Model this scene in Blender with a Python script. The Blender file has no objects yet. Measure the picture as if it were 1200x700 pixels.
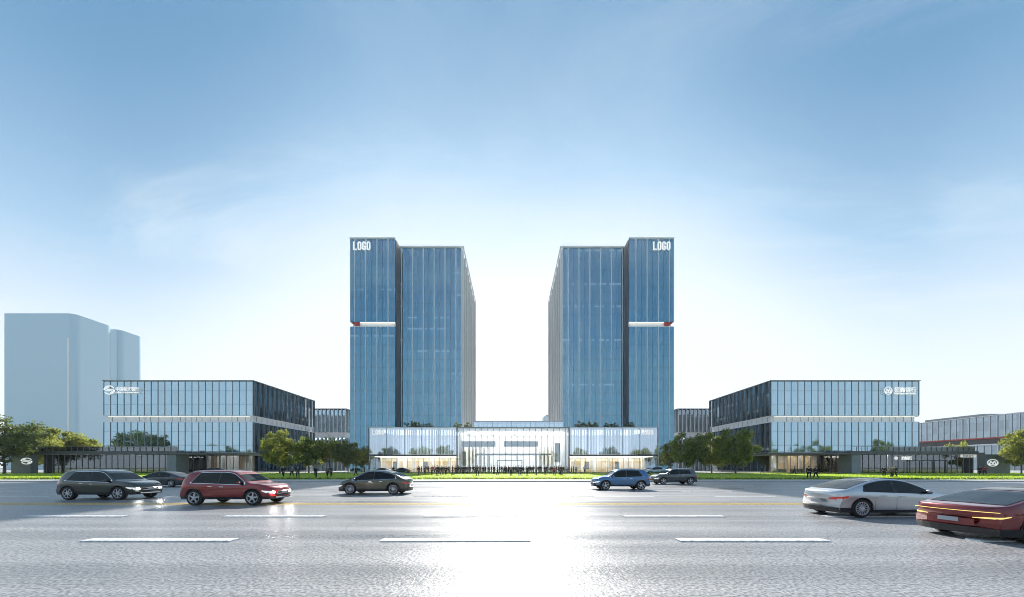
import bpy, bmesh, math, random
from mathutils import Vector, Matrix
R = math.radians
random.seed(7)
C = bpy.context.scene.collection
sc = bpy.context.scene
F = 400.0; HOR = 547.0; H = 1.9
def X(px, D): return (px-600)*D/F
def Z(py, D): return H+(HOR-py)*D/F

# ------------------------------------------------------------------ materials
MATS = {}
def nodes_of(m):
    m.use_nodes = True
    return m.node_tree.nodes, m.node_tree.links, m.node_tree.nodes['Principled BSDF']
def mat(name, col, rough=0.6, metal=0.0, var=0.12, scale=1.5, bump=0.0, bscale=20, emit=None, estr=0, coat=0, spec=None, stretch=None):
    if name in MATS: return MATS[name]
    m = bpy.data.materials.new(name); n, l, b = nodes_of(m)
    b.inputs['Roughness'].default_value = rough; b.inputs['Metallic'].default_value = metal
    if spec is not None: b.inputs['Specular IOR Level'].default_value = spec
    if coat:
        b.inputs['Coat Weight'].default_value = coat; b.inputs['Coat Roughness'].default_value = 0.04
    tc = n.new('ShaderNodeTexCoord'); mp = n.new('ShaderNodeMapping'); l.new(tc.outputs['Object'], mp.inputs[0])
    if stretch: mp.inputs['Scale'].default_value = stretch
    if var:
        ns = n.new('ShaderNodeTexNoise'); ns.inputs['Scale'].default_value = scale; ns.inputs['Detail'].default_value = 6
        l.new(mp.outputs[0], ns.inputs['Vector'])
        r = n.new('ShaderNodeValToRGB'); r.color_ramp.elements[0].position = .3; r.color_ramp.elements[1].position = .7
        r.color_ramp.elements[0].color = (*[c*(1-var) for c in col], 1); r.color_ramp.elements[1].color = (*[min(1, c*(1+var)) for c in col], 1)
        l.new(ns.outputs[0], r.inputs[0]); l.new(r.outputs[0], b.inputs['Base Color'])
        rr = n.new('ShaderNodeMapRange'); rr.inputs['To Min'].default_value = max(0, rough*(1-var)); rr.inputs['To Max'].default_value = min(1, rough*(1+var))
        l.new(ns.outputs[0], rr.inputs[0]); l.new(rr.outputs[0], b.inputs['Roughness'])
    else: b.inputs['Base Color'].default_value = (*col, 1)
    if bump:
        n2 = n.new('ShaderNodeTexNoise'); n2.inputs['Scale'].default_value = bscale; n2.inputs['Detail'].default_value = 5
        l.new(mp.outputs[0], n2.inputs['Vector'])
        bp = n.new('ShaderNodeBump'); bp.inputs['Strength'].default_value = bump; bp.inputs['Distance'].default_value = 0.02
        l.new(n2.outputs[0], bp.inputs['Height']); l.new(bp.outputs[0], b.inputs['Normal'])
    if emit:
        b.inputs['Emission Color'].default_value = (*emit, 1); b.inputs['Emission Strength'].default_value = estr
    MATS[name] = m
    return m

def curtain_glass(name, col, cell=(2, 2, 4), tilt=0.012, rough=0.04, lamps=0.0, metal=0.95, tone=0.12):
    """coated curtain wall glass; every pane leans a hair differently; lamps = share of bays with a lit ceiling lamp"""
    m = bpy.data.materials.new(name); n, l, b = nodes_of(m)
    b.inputs['Metallic'].default_value = metal; b.inputs['Roughness'].default_value = rough
    tc = n.new('ShaderNodeTexCoord')
    ad = n.new('ShaderNodeVectorMath'); ad.operation = 'ADD'; ad.inputs[1].default_value = (.013, .37, .011); l.new(tc.outputs['Object'], ad.inputs[0])
    sn = n.new('ShaderNodeVectorMath'); sn.operation = 'SNAP'; sn.inputs[1].default_value = cell; l.new(ad.outputs[0], sn.inputs[0])
    wn = n.new('ShaderNodeTexWhiteNoise'); wn.noise_dimensions = '3D'; l.new(sn.outputs[0], wn.inputs['Vector'])
    sub = n.new('ShaderNodeVectorMath'); sub.operation = 'SUBTRACT'; sub.inputs[1].default_value = (.5, .5, .5); l.new(wn.outputs['Color'], sub.inputs[0])
    scl = n.new('ShaderNodeVectorMath'); scl.operation = 'SCALE'; scl.inputs['Scale'].default_value = tilt*2; l.new(sub.outputs[0], scl.inputs[0])
    ge = n.new('ShaderNodeNewGeometry')
    # gentle bow of each pane
    nz = n.new('ShaderNodeTexNoise'); nz.inputs['Scale'].default_value = .35; l.new(tc.outputs['Object'], nz.inputs['Vector'])
    bp = n.new('ShaderNodeBump'); bp.inputs['Strength'].default_value = .25; bp.inputs['Distance'].default_value = .02; l.new(nz.outputs[0], bp.inputs['Height'])
    a2 = n.new('ShaderNodeVectorMath'); a2.operation = 'ADD'; l.new(bp.outputs[0], a2.inputs[0]); l.new(scl.outputs[0], a2.inputs[1])
    nm = n.new('ShaderNodeVectorMath'); nm.operation = 'NORMALIZE'; l.new(a2.outputs[0], nm.inputs[0]); l.new(nm.outputs[0], b.inputs['Normal'])
    mx = n.new('ShaderNodeMix'); mx.data_type = 'RGBA'
    mx.inputs['A'].default_value = (*[c*(1-tone) for c in col], 1); mx.inputs['B'].default_value = (*[min(1, c*(1+tone)) for c in col], 1)
    l.new(wn.outputs['Value'], mx.inputs['Factor']); 
    # floor line: opaque spandrel strip of every storey
    sp = n.new('ShaderNodeSeparateXYZ'); l.new(ad.outputs[0], sp.inputs[0])
    md = n.new('ShaderNodeMath'); md.operation = 'MODULO'; md.inputs[1].default_value = cell[2]; l.new(sp.outputs['Z'], md.inputs[0])
    lt = n.new('ShaderNodeMath'); lt.operation = 'LESS_THAN'; lt.inputs[1].default_value = .3; l.new(md.outputs[0], lt.inputs[0])
    m2 = n.new('ShaderNodeMix'); m2.data_type = 'RGBA'; l.new(mx.outputs['Result'], m2.inputs['A']); m2.inputs['B'].default_value = (*[c*.8 for c in col], 1)
    l.new(lt.outputs[0], m2.inputs['Factor']); l.new(m2.outputs['Result'], b.inputs['Base Color'])
    if lamps:
        s3 = n.new('ShaderNodeVectorMath'); s3.operation = 'SNAP'; s3.inputs[1].default_value = (.9, .9, cell[2]); l.new(ad.outputs[0], s3.inputs[0])
        w3 = n.new('ShaderNodeTexWhiteNoise'); w3.noise_dimensions = '3D'; l.new(s3.outputs[0], w3.inputs['Vector'])
        s4 = n.new('ShaderNodeVectorMath'); s4.operation = 'SNAP'; s4.inputs[1].default_value = (18, 18, cell[2]); l.new(ad.outputs[0], s4.inputs[0])
        w4 = n.new('ShaderNodeTexWhiteNoise'); w4.noise_dimensions = '3D'; l.new(s4.outputs[0], w4.inputs['Vector'])
        g3 = n.new('ShaderNodeMath'); g3.operation = 'GREATER_THAN'; g3.inputs[1].default_value = .5; l.new(w3.outputs['Value'], g3.inputs[0])
        g4 = n.new('ShaderNodeMath'); g4.operation = 'GREATER_THAN'; g4.inputs[1].default_value = 1-lamps; l.new(w4.outputs['Value'], g4.inputs[0])
        c1 = n.new('ShaderNodeMath'); c1.operation = 'COMPARE'; c1.inputs[1].default_value = cell[2]*.78; c1.inputs[2].default_value = .28; l.new(md.outputs[0], c1.inputs[0])
        p1 = n.new('ShaderNodeMath'); p1.operation = 'MULTIPLY'; l.new(g3.outputs[0], p1.inputs[0]); l.new(g4.outputs[0], p1.inputs[1])
        p2 = n.new('ShaderNodeMath'); p2.operation = 'MULTIPLY'; l.new(p1.outputs[0], p2.inputs[0]); l.new(c1.outputs[0], p2.inputs[1])
        p3 = n.new('ShaderNodeMath'); p3.operation = 'MULTIPLY'; l.new(p2.outputs[0], p3.inputs[0]); p3.inputs[1].default_value = .07
        b.inputs['Emission Color'].default_value = (.85, .95, 1, 1); l.new(p3.outputs[0], b.inputs['Emission Strength'])
    MATS[name] = m; return m

def clear_glass(name, tint=(.92, .96, .98), refl=0.22, rough=0.02):
    m = bpy.data.materials.new(name); m.use_nodes = True; n = m.node_tree.nodes; l = m.node_tree.links; n.clear()
    o = n.new('ShaderNodeOutputMaterial'); t = n.new('ShaderNodeBsdfTransparent'); t.inputs[0].default_value = (*tint, 1)
    g = n.new('ShaderNodeBsdfGlossy'); g.inputs['Roughness'].default_value = rough; g.inputs['Color'].default_value = (.9, .95, 1, 1)
    fr = n.new('ShaderNodeFresnel'); fr.inputs[0].default_value = 1.5
    ad = n.new('ShaderNodeMath'); ad.operation = 'ADD'; ad.use_clamp = True; ad.inputs[1].default_value = refl; l.new(fr.outputs[0], ad.inputs[0])
    nz = n.new('ShaderNodeTexNoise'); nz.inputs['Scale'].default_value = .3
    tc = n.new('ShaderNodeTexCoord'); l.new(tc.outputs['Object'], nz.inputs['Vector'])
    bp = n.new('ShaderNodeBump'); bp.inputs['Strength'].default_value = .12; bp.inputs['Distance'].default_value = .02; l.new(nz.outputs[0], bp.inputs['Height']); l.new(bp.outputs[0], g.inputs['Normal'])
    mx = n.new('ShaderNodeMixShader'); l.new(ad.outputs[0], mx.inputs[0]); l.new(t.outputs[0], mx.inputs[1]); l.new(g.outputs[0], mx.inputs[2]); l.new(mx.outputs[0], o.inputs[0])
    MATS[name] = m; return m

def asphalt():
    m = bpy.data.materials.new('asphalt'); n, l, b = nodes_of(m)
    tc = n.new('ShaderNodeTexCoord')
    def noise(s, d=6, st=None):
        q = n.new('ShaderNodeTexNoise'); q.inputs['Scale'].default_value = s; q.inputs['Detail'].default_value = d
        if st:
            mp = n.new('ShaderNodeMapping'); mp.inputs['Scale'].default_value = st; l.new(tc.outputs['Object'], mp.inputs[0]); l.new(mp.outputs[0], q.inputs['Vector'])
        else: l.new(tc.outputs['Object'], q.inputs['Vector'])
        return q
    big = noise(.25, 5, (.35, 1, 1)); fine = noise(17, 8); mid = noise(5.5, 7); track = noise(.9, 3, (.02, 1, 1))
    r = n.new('ShaderNodeValToRGB'); r.color_ramp.elements[0].position = .36; r.color_ramp.elements[1].position = .64
    r.color_ramp.elements[0].color = (.16, .162, .165, 1); r.color_ramp.elements[1].color = (.46, .46, .465, 1)
    l.new(fine.outputs[0], r.inputs[0])
    mx = n.new('ShaderNodeMix'); mx.data_type = 'RGBA'; mx.blend_type = 'MULTIPLY'; mx.inputs['Factor'].default_value = .5
    l.new(r.outputs[0], mx.inputs['A']); l.new(big.outputs[0], mx.inputs['B']); 
    bc = n.new('ShaderNodeMix'); bc.data_type = 'RGBA'; bc.blend_type = 'MIX'; bc.inputs['Factor'].default_value = .6
    l.new(r.outputs[0], bc.inputs['A']); l.new(mx.outputs['Result'], bc.inputs['B']); tk = n.new('ShaderNodeMapRange'); tk.inputs['From Min'].default_value = .38; tk.inputs['From Max'].default_value = .62; tk.inputs['To Min'].default_value = .80; tk.inputs['To Max'].default_value = 1.08; l.new(track.outputs[0], tk.inputs[0])
    vor = n.new('ShaderNodeTexVoronoi'); vor.feature = 'DISTANCE_TO_EDGE'; vor.inputs['Scale'].default_value = .16; wv = n.new('ShaderNodeVectorMath'); wv.operation = 'ADD'; ws = n.new('ShaderNodeVectorMath'); ws.operation = 'SCALE'; ws.inputs['Scale'].default_value = 1.6
    l.new(big.outputs['Color'], ws.inputs[0]); l.new(ws.outputs[0], wv.inputs[0]); l.new(tc.outputs['Object'], wv.inputs[1]); l.new(wv.outputs[0], vor.inputs['Vector'])
    ck = n.new('ShaderNodeMapRange'); ck.inputs['From Max'].default_value = .0035; ck.inputs['To Min'].default_value = .55; ck.inputs['To Max'].default_value = 1; l.new(vor.outputs['Distance'], ck.inputs[0])
    pm_ = n.new('ShaderNodeMath'); pm_.operation = 'MULTIPLY'; l.new(tk.outputs[0], pm_.inputs[0]); l.new(ck.outputs[0], pm_.inputs[1])
    sc_ = n.new('ShaderNodeVectorMath'); sc_.operation = 'SCALE'; l.new(bc.outputs['Result'], sc_.inputs[0]); l.new(pm_.outputs[0], sc_.inputs['Scale']); l.new(sc_.outputs[0], b.inputs['Base Color'])
    av = n.new('ShaderNodeMath'); av.operation = 'ADD'; l.new(big.outputs[0], av.inputs[0]); l.new(track.outputs[0], av.inputs[1])
    av2 = n.new('ShaderNodeMath'); av2.operation = 'MULTIPLY_ADD'; av2.inputs[1].default_value = .4; l.new(mid.outputs[0], av2.inputs[0]); l.new(av.outputs[0], av2.inputs[2])
    rr = n.new('ShaderNodeMapRange'); rr.inputs['From Min'].default_value = .8; rr.inputs['From Max'].default_value = 1.6
    rr.inputs['To Min'].default_value = ASPH_R[0]; rr.inputs['To Max'].default_value = ASPH_R[1]; l.new(av2.outputs[0], rr.inputs[0]); l.new(rr.outputs[0], b.inputs['Roughness'])
    b.inputs['Specular IOR Level'].default_value = ASPH_SPEC
    s = n.new('ShaderNodeMath'); s.operation = 'MULTIPLY_ADD'; s.inputs[1].default_value = 1.1; l.new(mid.outputs[0], s.inputs[0]); l.new(fine.outputs[0], s.inputs[2])
    bp = n.new('ShaderNodeBump'); bp.inputs['Strength'].default_value = .5; bp.inputs['Distance'].default_value = .022; l.new(s.outputs[0], bp.inputs['Height']); l.new(bp.outputs[0], b.inputs['Normal'])
    MATS['asphalt'] = m; return m
ASPH_R = (.22, .52); ASPH_SPEC = .45

def leaf_mat(name, cols, trans=.45):
    m = bpy.data.materials.new(name); m.use_nodes = True; n = m.node_tree.nodes; l = m.node_tree.links; n.clear()
    o = n.new('ShaderNodeOutputMaterial'); d = n.new('ShaderNodeBsdfPrincipled'); t = n.new('ShaderNodeBsdfTranslucent')
    d.inputs['Roughness'].default_value = .55
    at = n.new('ShaderNodeTexNoise'); at.inputs['Scale'].default_value = .9; at.inputs['Detail'].default_value = 7; tc = n.new('ShaderNodeTexCoord'); l.new(tc.outputs['Object'], at.inputs['Vector'])
    r = n.new('ShaderNodeValToRGB'); r.color_ramp.elements[0].position = .32; r.color_ramp.elements[1].position = .68
    r.color_ramp.elements[0].color = (*cols[0], 1); r.color_ramp.elements[1].color = (*cols[1], 1)
    l.new(at.outputs[0], r.inputs[0]); l.new(r.outputs[0], d.inputs['Base Color'])
    hs = n.new('ShaderNodeHueSaturation'); hs.inputs['Value'].default_value = 2.3; hs.inputs['Saturation'].default_value = 1.1; l.new(r.outputs[0], hs.inputs['Color']); l.new(hs.outputs[0], t.inputs[0])
    mx = n.new('ShaderNodeMixShader'); mx.inputs[0].default_value = trans; l.new(d.outputs[0], mx.inputs[1]); l.new(t.outputs[0], mx.inputs[2]); l.new(mx.outputs[0], o.inputs[0])
    MATS[name] = m; return m

asphalt()
white_line = mat('road_paint_white', (.62, .63, .64), .55, var=.28, scale=9, bump=.4)
yellow_line = mat('road_paint_yellow', (.70, .45, .05), .5, var=.2, scale=6)
concrete = mat('kerb_concrete', (.45, .45, .44), .7, var=.12, scale=3, bump=.2)
paving = mat('pale_paving', (.38, .38, .37), .55, var=.1, scale=.6)
darkmetal = mat('dark_metal', (.07, .08, .09), .4, .6, var=.1)
greymetal = mat('grey_metal', (.20, .22, .24), .35, .7, var=.1)
finmetal = mat('pale_fin', (.62, .65, .67), .4, .1, var=.06)
whitefin = mat('white_fin', (.80, .80, .80), .4, 0, var=.04)
whitepanel = mat('white_panel', (.86, .85, .86), .45, 0, var=.05)
stonegrey = mat('grey_stone', (.13, .15, .17), .5, 0, var=.15, scale=.8)
beige = mat('beige_wall', (.60, .48, .33), .6, 0, var=.1, scale=.3)
interior_floor = mat('interior_floor', (.45, .43, .4), .3, 0, var=.08)
interior_white = mat('interior_white', (.82, .82, .81), .5, 0, var=.05)
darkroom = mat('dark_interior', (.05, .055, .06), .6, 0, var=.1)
redpanel = mat('red_panel', (.40, .03, .02), .4, 0, var=.1)
signwhite = mat('sign_white', (.85, .86, .87), .4, emit=(1, 1, 1), estr=.22, var=0)
roofgravel = mat('roof_membrane', (.3, .3, .3), .8, var=.1)
g_tower = curtain_glass('tower_glass', (.14, .29, .385), (3.97, 4, 4.1), .004, lamps=.16, tone=.03)
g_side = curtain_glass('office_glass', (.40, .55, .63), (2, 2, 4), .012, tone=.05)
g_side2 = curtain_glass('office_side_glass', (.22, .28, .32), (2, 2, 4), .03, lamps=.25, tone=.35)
g_far = curtain_glass('far_glass', (.27, .33, .38), (3, 3, 4), .02, tone=.15)
g_hazed = curtain_glass('hazed_tower_glass', (.40, .54, .62), (400, 400, 400), .0, rough=.35, metal=.5, tone=.02)  # distance haze put into the pale blue glass colour
c_glass = clear_glass('clear_glass', refl=.14); lobby_glass = clear_glass('lobby_glass', refl=.13)
c_glass_wing = clear_glass('wing_glass', (.80, .88, .95), refl=.42)
c_glass_dark = clear_glass('tinted_glass', (.45, .5, .52), refl=.16)
lamp_warm = mat('lit_ceiling_warm', (.8, .8, .8), .5, emit=(1, .86, .66), estr=2.6, var=0)
lamp_white = mat('lit_ceiling_white', (.8, .8, .8), .5, emit=(1, .96, .90), estr=3.2, var=0)
lamp_up = mat('lit_ceiling_upper', (.8, .8, .8), .5, emit=(.96, .97, 1), estr=1.3, var=0)
fill_dim = mat('fill_strip_dim', (.8, .8, .8), .5, emit=(1, .96, .9), estr=.8, var=0)  # glow of the strip added under the white band
lamp_mid = mat('lit_ceiling_mid', (.8, .8, .8), .5, emit=(1, .98, .95), estr=2.4, var=0)
lamp_soft = mat('lit_ceiling_soft', (.8, .8, .8), .5, emit=(1, .96, .9), estr=1.1, var=0)
leafA = leaf_mat('leaves_green', ((.07, .10, .028), (.22, .26, .06)))
leafB = leaf_mat('leaves_dark', ((.045, .065, .02), (.14, .17, .05)), .45)
leafC = leaf_mat('leaves_olive', ((.09, .11, .028), (.27, .28, .065)), .55)
bark = mat('bark', (.10, .08, .06), .8, var=.3, scale=4, bump=.5)

# ------------------------------------------------------------------ builders
def addbox(bm, x0, x1, y0, y1, z0, z1):
    vs = [bm.verts.new(p) for p in ((x0, y0, z0), (x1, y0, z0), (x1, y1, z0), (x0, y1, z0), (x0, y0, z1), (x1, y0, z1), (x1, y1, z1), (x0, y1, z1))]
    for f in ((3, 2, 1, 0), (4, 5, 6, 7), (0, 1, 5, 4), (1, 2, 6, 5), (2, 3, 7, 6), (3, 0, 4, 7)): bm.faces.new([vs[i] for i in f])
def boxes(lst):
    bm = bmesh.new()
    for b in lst: addbox(bm, min(b[0], b[1]), max(b[0], b[1]), min(b[2], b[3]), max(b[2], b[3]), min(b[4], b[5]), max(b[4], b[5]))
    return bm
SPLIT = set('band_fill_light side_wall inner_portal timber_screen stone_screen soffit ceiling_light beige_partition white_column dark_screen end_post canopy_column ground_column partition counter white_partition white_panel portal_frame mezzanine_edge upper_mullion slab_glazing white_fin_none parapet rear_partition door_frame'.split())
def obj(name, bm, m, parent=None, off=None, smooth=False, world=True):
    if name in SPLIT and len(bm.verts) > 8:
        bm.verts.ensure_lookup_table(); P = [[v.co.copy() for v in bm.verts[i:i+8]] for i in range(0, len(bm.verts), 8)]; bm.free(); r = None
        for p in P:
            b = boxes([(min(q.x for q in p), max(q.x for q in p), min(q.y for q in p), max(q.y for q in p), min(q.z for q in p), max(q.z for q in p))]); r = obj(name, b, m, parent, off, smooth, world)
        return r
    me = bpy.data.meshes.new(name)
    if world and parent is not None:
        r = parent
        while r.parent: r = r.parent
        bmesh.ops.translate(bm, verts=bm.verts, vec=-Vector(r.location))
    bm.normal_update(); bm.to_mesh(me); bm.free()
    if m: me.materials.append(m)
    if smooth:
        for p in me.polygons: p.use_smooth = True
    o = bpy.data.objects.new(name, me); C.objects.link(o)
    if parent is not None: o.parent = parent
    return o
def thing(name, label, cat, loc=(0, 0, 0), group=None, rz=0):
    o = bpy.data.objects.new(name, None); C.objects.link(o); o.location = loc; o.rotation_euler = (0, 0, rz)
    o['label'] = label; o['category'] = cat
    if group: o['group'] = group
    o.empty_display_size = .2
    return o
def tag(o, label=None, cat=None, group=None, kind=None):
    for k, v in (('label', label), ('category', cat), ('group', group), ('kind', kind)):
        if v: o[k] = v
    return o
def struct(name, bm, m): return tag(obj(name, bm, m), kind='structure')
def text_bm(s, size, cx, y, cz, sx=1.0, depth=.12, embold=0, width=None, bold=False):
    cu = bpy.data.curves.new('t', 'FONT'); cu.body = s; cu.size = size; cu.extrude = depth/2; cu.offset = embold; cu.align_x = 'CENTER'; cu.align_y = 'CENTER'
    cu.resolution_u = 3
    to = bpy.data.objects.new('t', cu); C.objects.link(to); bpy.context.view_layer.update()
    me = bpy.data.meshes.new_from_object(to.evaluated_get(bpy.context.evaluated_depsgraph_get()))
    bm = bmesh.new(); bm.from_mesh(me)
    bpy.data.objects.remove(to); bpy.data.curves.remove(cu); bpy.data.meshes.remove(me)
    xs = [v.co.x for v in bm.verts]; ys = [v.co.y for v in bm.verts]
    if not xs: return bm
    mxx = (max(xs)+min(xs))/2; myy = (max(ys)+min(ys))/2
    if width: sx = width/(max(xs)-min(xs))
    for v in bm.verts: v.co = Vector((cx+(v.co.x-mxx)*sx, y-v.co.z, cz+(v.co.y-myy)))
    return bm
def ribbon(bm, pts, w, y, d=.12):
    """flat stroke of width w along (x,z) points, d thick"""
    n = len(pts); L = []; Rr = []
    for i, p in enumerate(pts):
        a = Vector(pts[max(0, i-1)]); b = Vector(pts[min(n-1, i+1)]); t = (b-a).normalized(); nn = Vector((-t.y, t.x))*w/2
        L.append((p[0]+nn.x, p[1]+nn.y)); Rr.append((p[0]-nn.x, p[1]-nn.y))
    V = [[bm.verts.new((q[0], yy, q[1])) for q in S] for S in (L, Rr) for yy in (y-d, y)]
    Lf, Lb, Rf, Rb = V
    for i in range(n-1):
        for a, b in ((Lf, Rf), (Rb, Lb), (Lb, Lf), (Rf, Rb)): bm.faces.new((a[i], a[i+1], b[i+1], b[i]))
    bm.faces.new((Lf[0], Rf[0], Rb[0], Lb[0])); bm.faces.new((Lf[-1], Lb[-1], Rb[-1], Rf[-1]))
def arc(cx, cz, rx, rz, a0, a1, n=20): return [(cx+rx*math.cos(R(a0+(a1-a0)*i/n)), cz+rz*math.sin(R(a0+(a1-a0)*i/n))) for i in range(n+1)]
def block_logo(cx, y, cz, h, w):
    bm = bmesh.new(); lw = w/4.0; g = lw*.16; st = lw*.30; x = cx-w/2
    for ch in 'LOGO':
        a, b, lo, hi = x+g/2+st/2, x+lw-g/2-st/2, cz-h/2+st/2, cz+h/2-st/2; k = lw*.12
        if ch == 'L': addbox(bm, a-st/2, a+st/2, y-.2, y, cz-h/2, cz+h/2); addbox(bm, a+st/2+.001, b+st*.4, y-.2, y, cz-h/2, cz-h/2+st)
        else:
            P = [(b, cz+h*.17), (b, hi-k), (b-k, hi), (a+k, hi), (a, hi-k), (a, lo+k), (a+k, lo), (b-k, lo), (b, lo+k)]
            P += [(b, cz-h*.05), (b-lw*.25, cz-h*.05)] if ch == 'G' else [(b, cz+h*.17)]
            ribbon(bm, P, st, y, .2)
        x += lw
    return bm
def s_emblem(cx, y, cz, rx, rz):
    bm = bmesh.new(); w = rz*.26
    # outer S
    ribbon(bm, arc(cx, cz+rz*.05, rx, rz*.95, 25, 178, 24)+arc(cx-rx*.25, cz+rz*.3, rx*.75, rz*.45, 180, 250, 8)+[(cx+rx*.25, cz-rz*.18)]+arc(cx+rx*.1, cz-rz*.42, rx*.5, rz*.25, 40, -80, 8), w, y)
    ribbon(bm, arc(cx, cz-rz*.05, rx, rz*.95, 205, 358, 24)+arc(cx+rx*.25, cz-rz*.3, rx*.75, rz*.45, 0, 70, 8)+[(cx-rx*.25, cz+rz*.18)]+arc(cx-rx*.1, cz+rz*.42, rx*.5, rz*.25, 220, 100, 8), w, y)
    return bm
def m_emblem(cx, y, cz, rx, rz):
    bm = bmesh.new()
    ribbon(bm, arc(cx, cz, rx*.9, rz*.9, 0, 360, 36), rz*.2, y)
    for sg in (-1, 1):
        ribbon(bm, [(cx+sg*rx*.62, cz-rz*.42), (cx+sg*rx*.3, cz+rz*.45), (cx, cz-rz*.2)], rz*.24, y)
    ribbon(bm, [(cx-rx*.7, cz-rz*.5), (cx+rx*.7, cz-rz*.5)], rz*.18, y)
    return bm

# ------------------------------------------------------------------ ground
def sheet(x0, x1, y0, y1, z):
    bm = bmesh.new(); vs = [bm.verts.new(p) for p in ((x0, y0, z), (x1, y0, z), (x1, y1, z), (x0, y1, z))]; bm.faces.new(vs); return bm
struct('ground', sheet(-900, 900, -400, 900, -.02), mat('far_ground', (.16, .18, .12), .9, var=.2, scale=.02))
struct('road', sheet(-500, 500, -22, 42, 0), MATS['asphalt'])
struct('kerb', boxes([(-500, 500, 42, 42.35, -.02, .15), (-500, 500, -22.35, -22, -.02, .15)]), concrete)
struct('pavement', boxes([(-500, 500, 42.35, 46.5, -.02, .14), (-500, 500, -27, -22.35, -.02, .14)]), paving)
struct('plaza', boxes([(-400, 400, 96, 300, -.02, .13)]), paving)
# lawns: green soil slab plus blades
lawn_soil = mat('lawn_green', (.27, .36, .05), .85, var=.25, scale=.5, bump=.6, bscale=6)
struct('lawn_base', boxes([(-400, 400, 46.5, 96, -.02, .16), (-400, 400, -60, -27, -.02, .16)]), lawn_soil)
def grass():
    bm = bmesh.new(); rnd = random.Random(3)
    for _ in range(42000):
        y = 46.6+49*rnd.random()**1.2; x = rnd.uniform(-1.62, 1.62)*y
        h = rnd.uniform(.05, .13); a = rnd.uniform(0, math.pi); w = .07
        if rnd.random() < .3: w = .16
        dx, dy = math.cos(a)*w, math.sin(a)*w
        bm.faces.new([bm.verts.new(p) for p in ((x-dx, y-dy, .15), (x+dx, y+dy, .15), (x+rnd.uniform(-.04, .04), y+rnd.uniform(-.04, .04), .16+h))])
    return bm
tag(obj('lawn_grass', grass(), leaf_mat('grass_blades', ((.20, .29, .03), (.38, .46, .06)), .5)), 'short bright green lawn grass along the pavement', 'grass', kind='stuff')
# road markings
bm = bmesh.new()
def dash(bm, x0, x1, yc, w, h=.02, z=.0):
    sl = .0
    addbox(bm, x0, x1, yc-w/2, yc+w/2, z-.01, z+h)
for k in range(-16, 17):
    cx = -1.43+7.57*k
    for yc, w, h in ((8.75, .30, .035), (12.95, .26, .03)): dash(bm, cx-1.9, cx+1.9, yc, w, h)
    for yc in (21.4, 25.6, 29.8, 34.0): dash(bm, cx+.9-1.9, cx+.9+1.9, yc, .22, .012)
for yc in (-16, -11): 
    for k in range(-10, 10): dash(bm, 7.57*k-1.9, 7.57*k+1.9, yc, .2, .006)
struct('road_markings', bm, white_line)
bm = bmesh.new()
dash(bm, -300, 300, 17.55, .14, .012); dash(bm, -300, 300, 17.15, .14, .012)
struct('centre_line_markings', bm, yellow_line)

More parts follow.
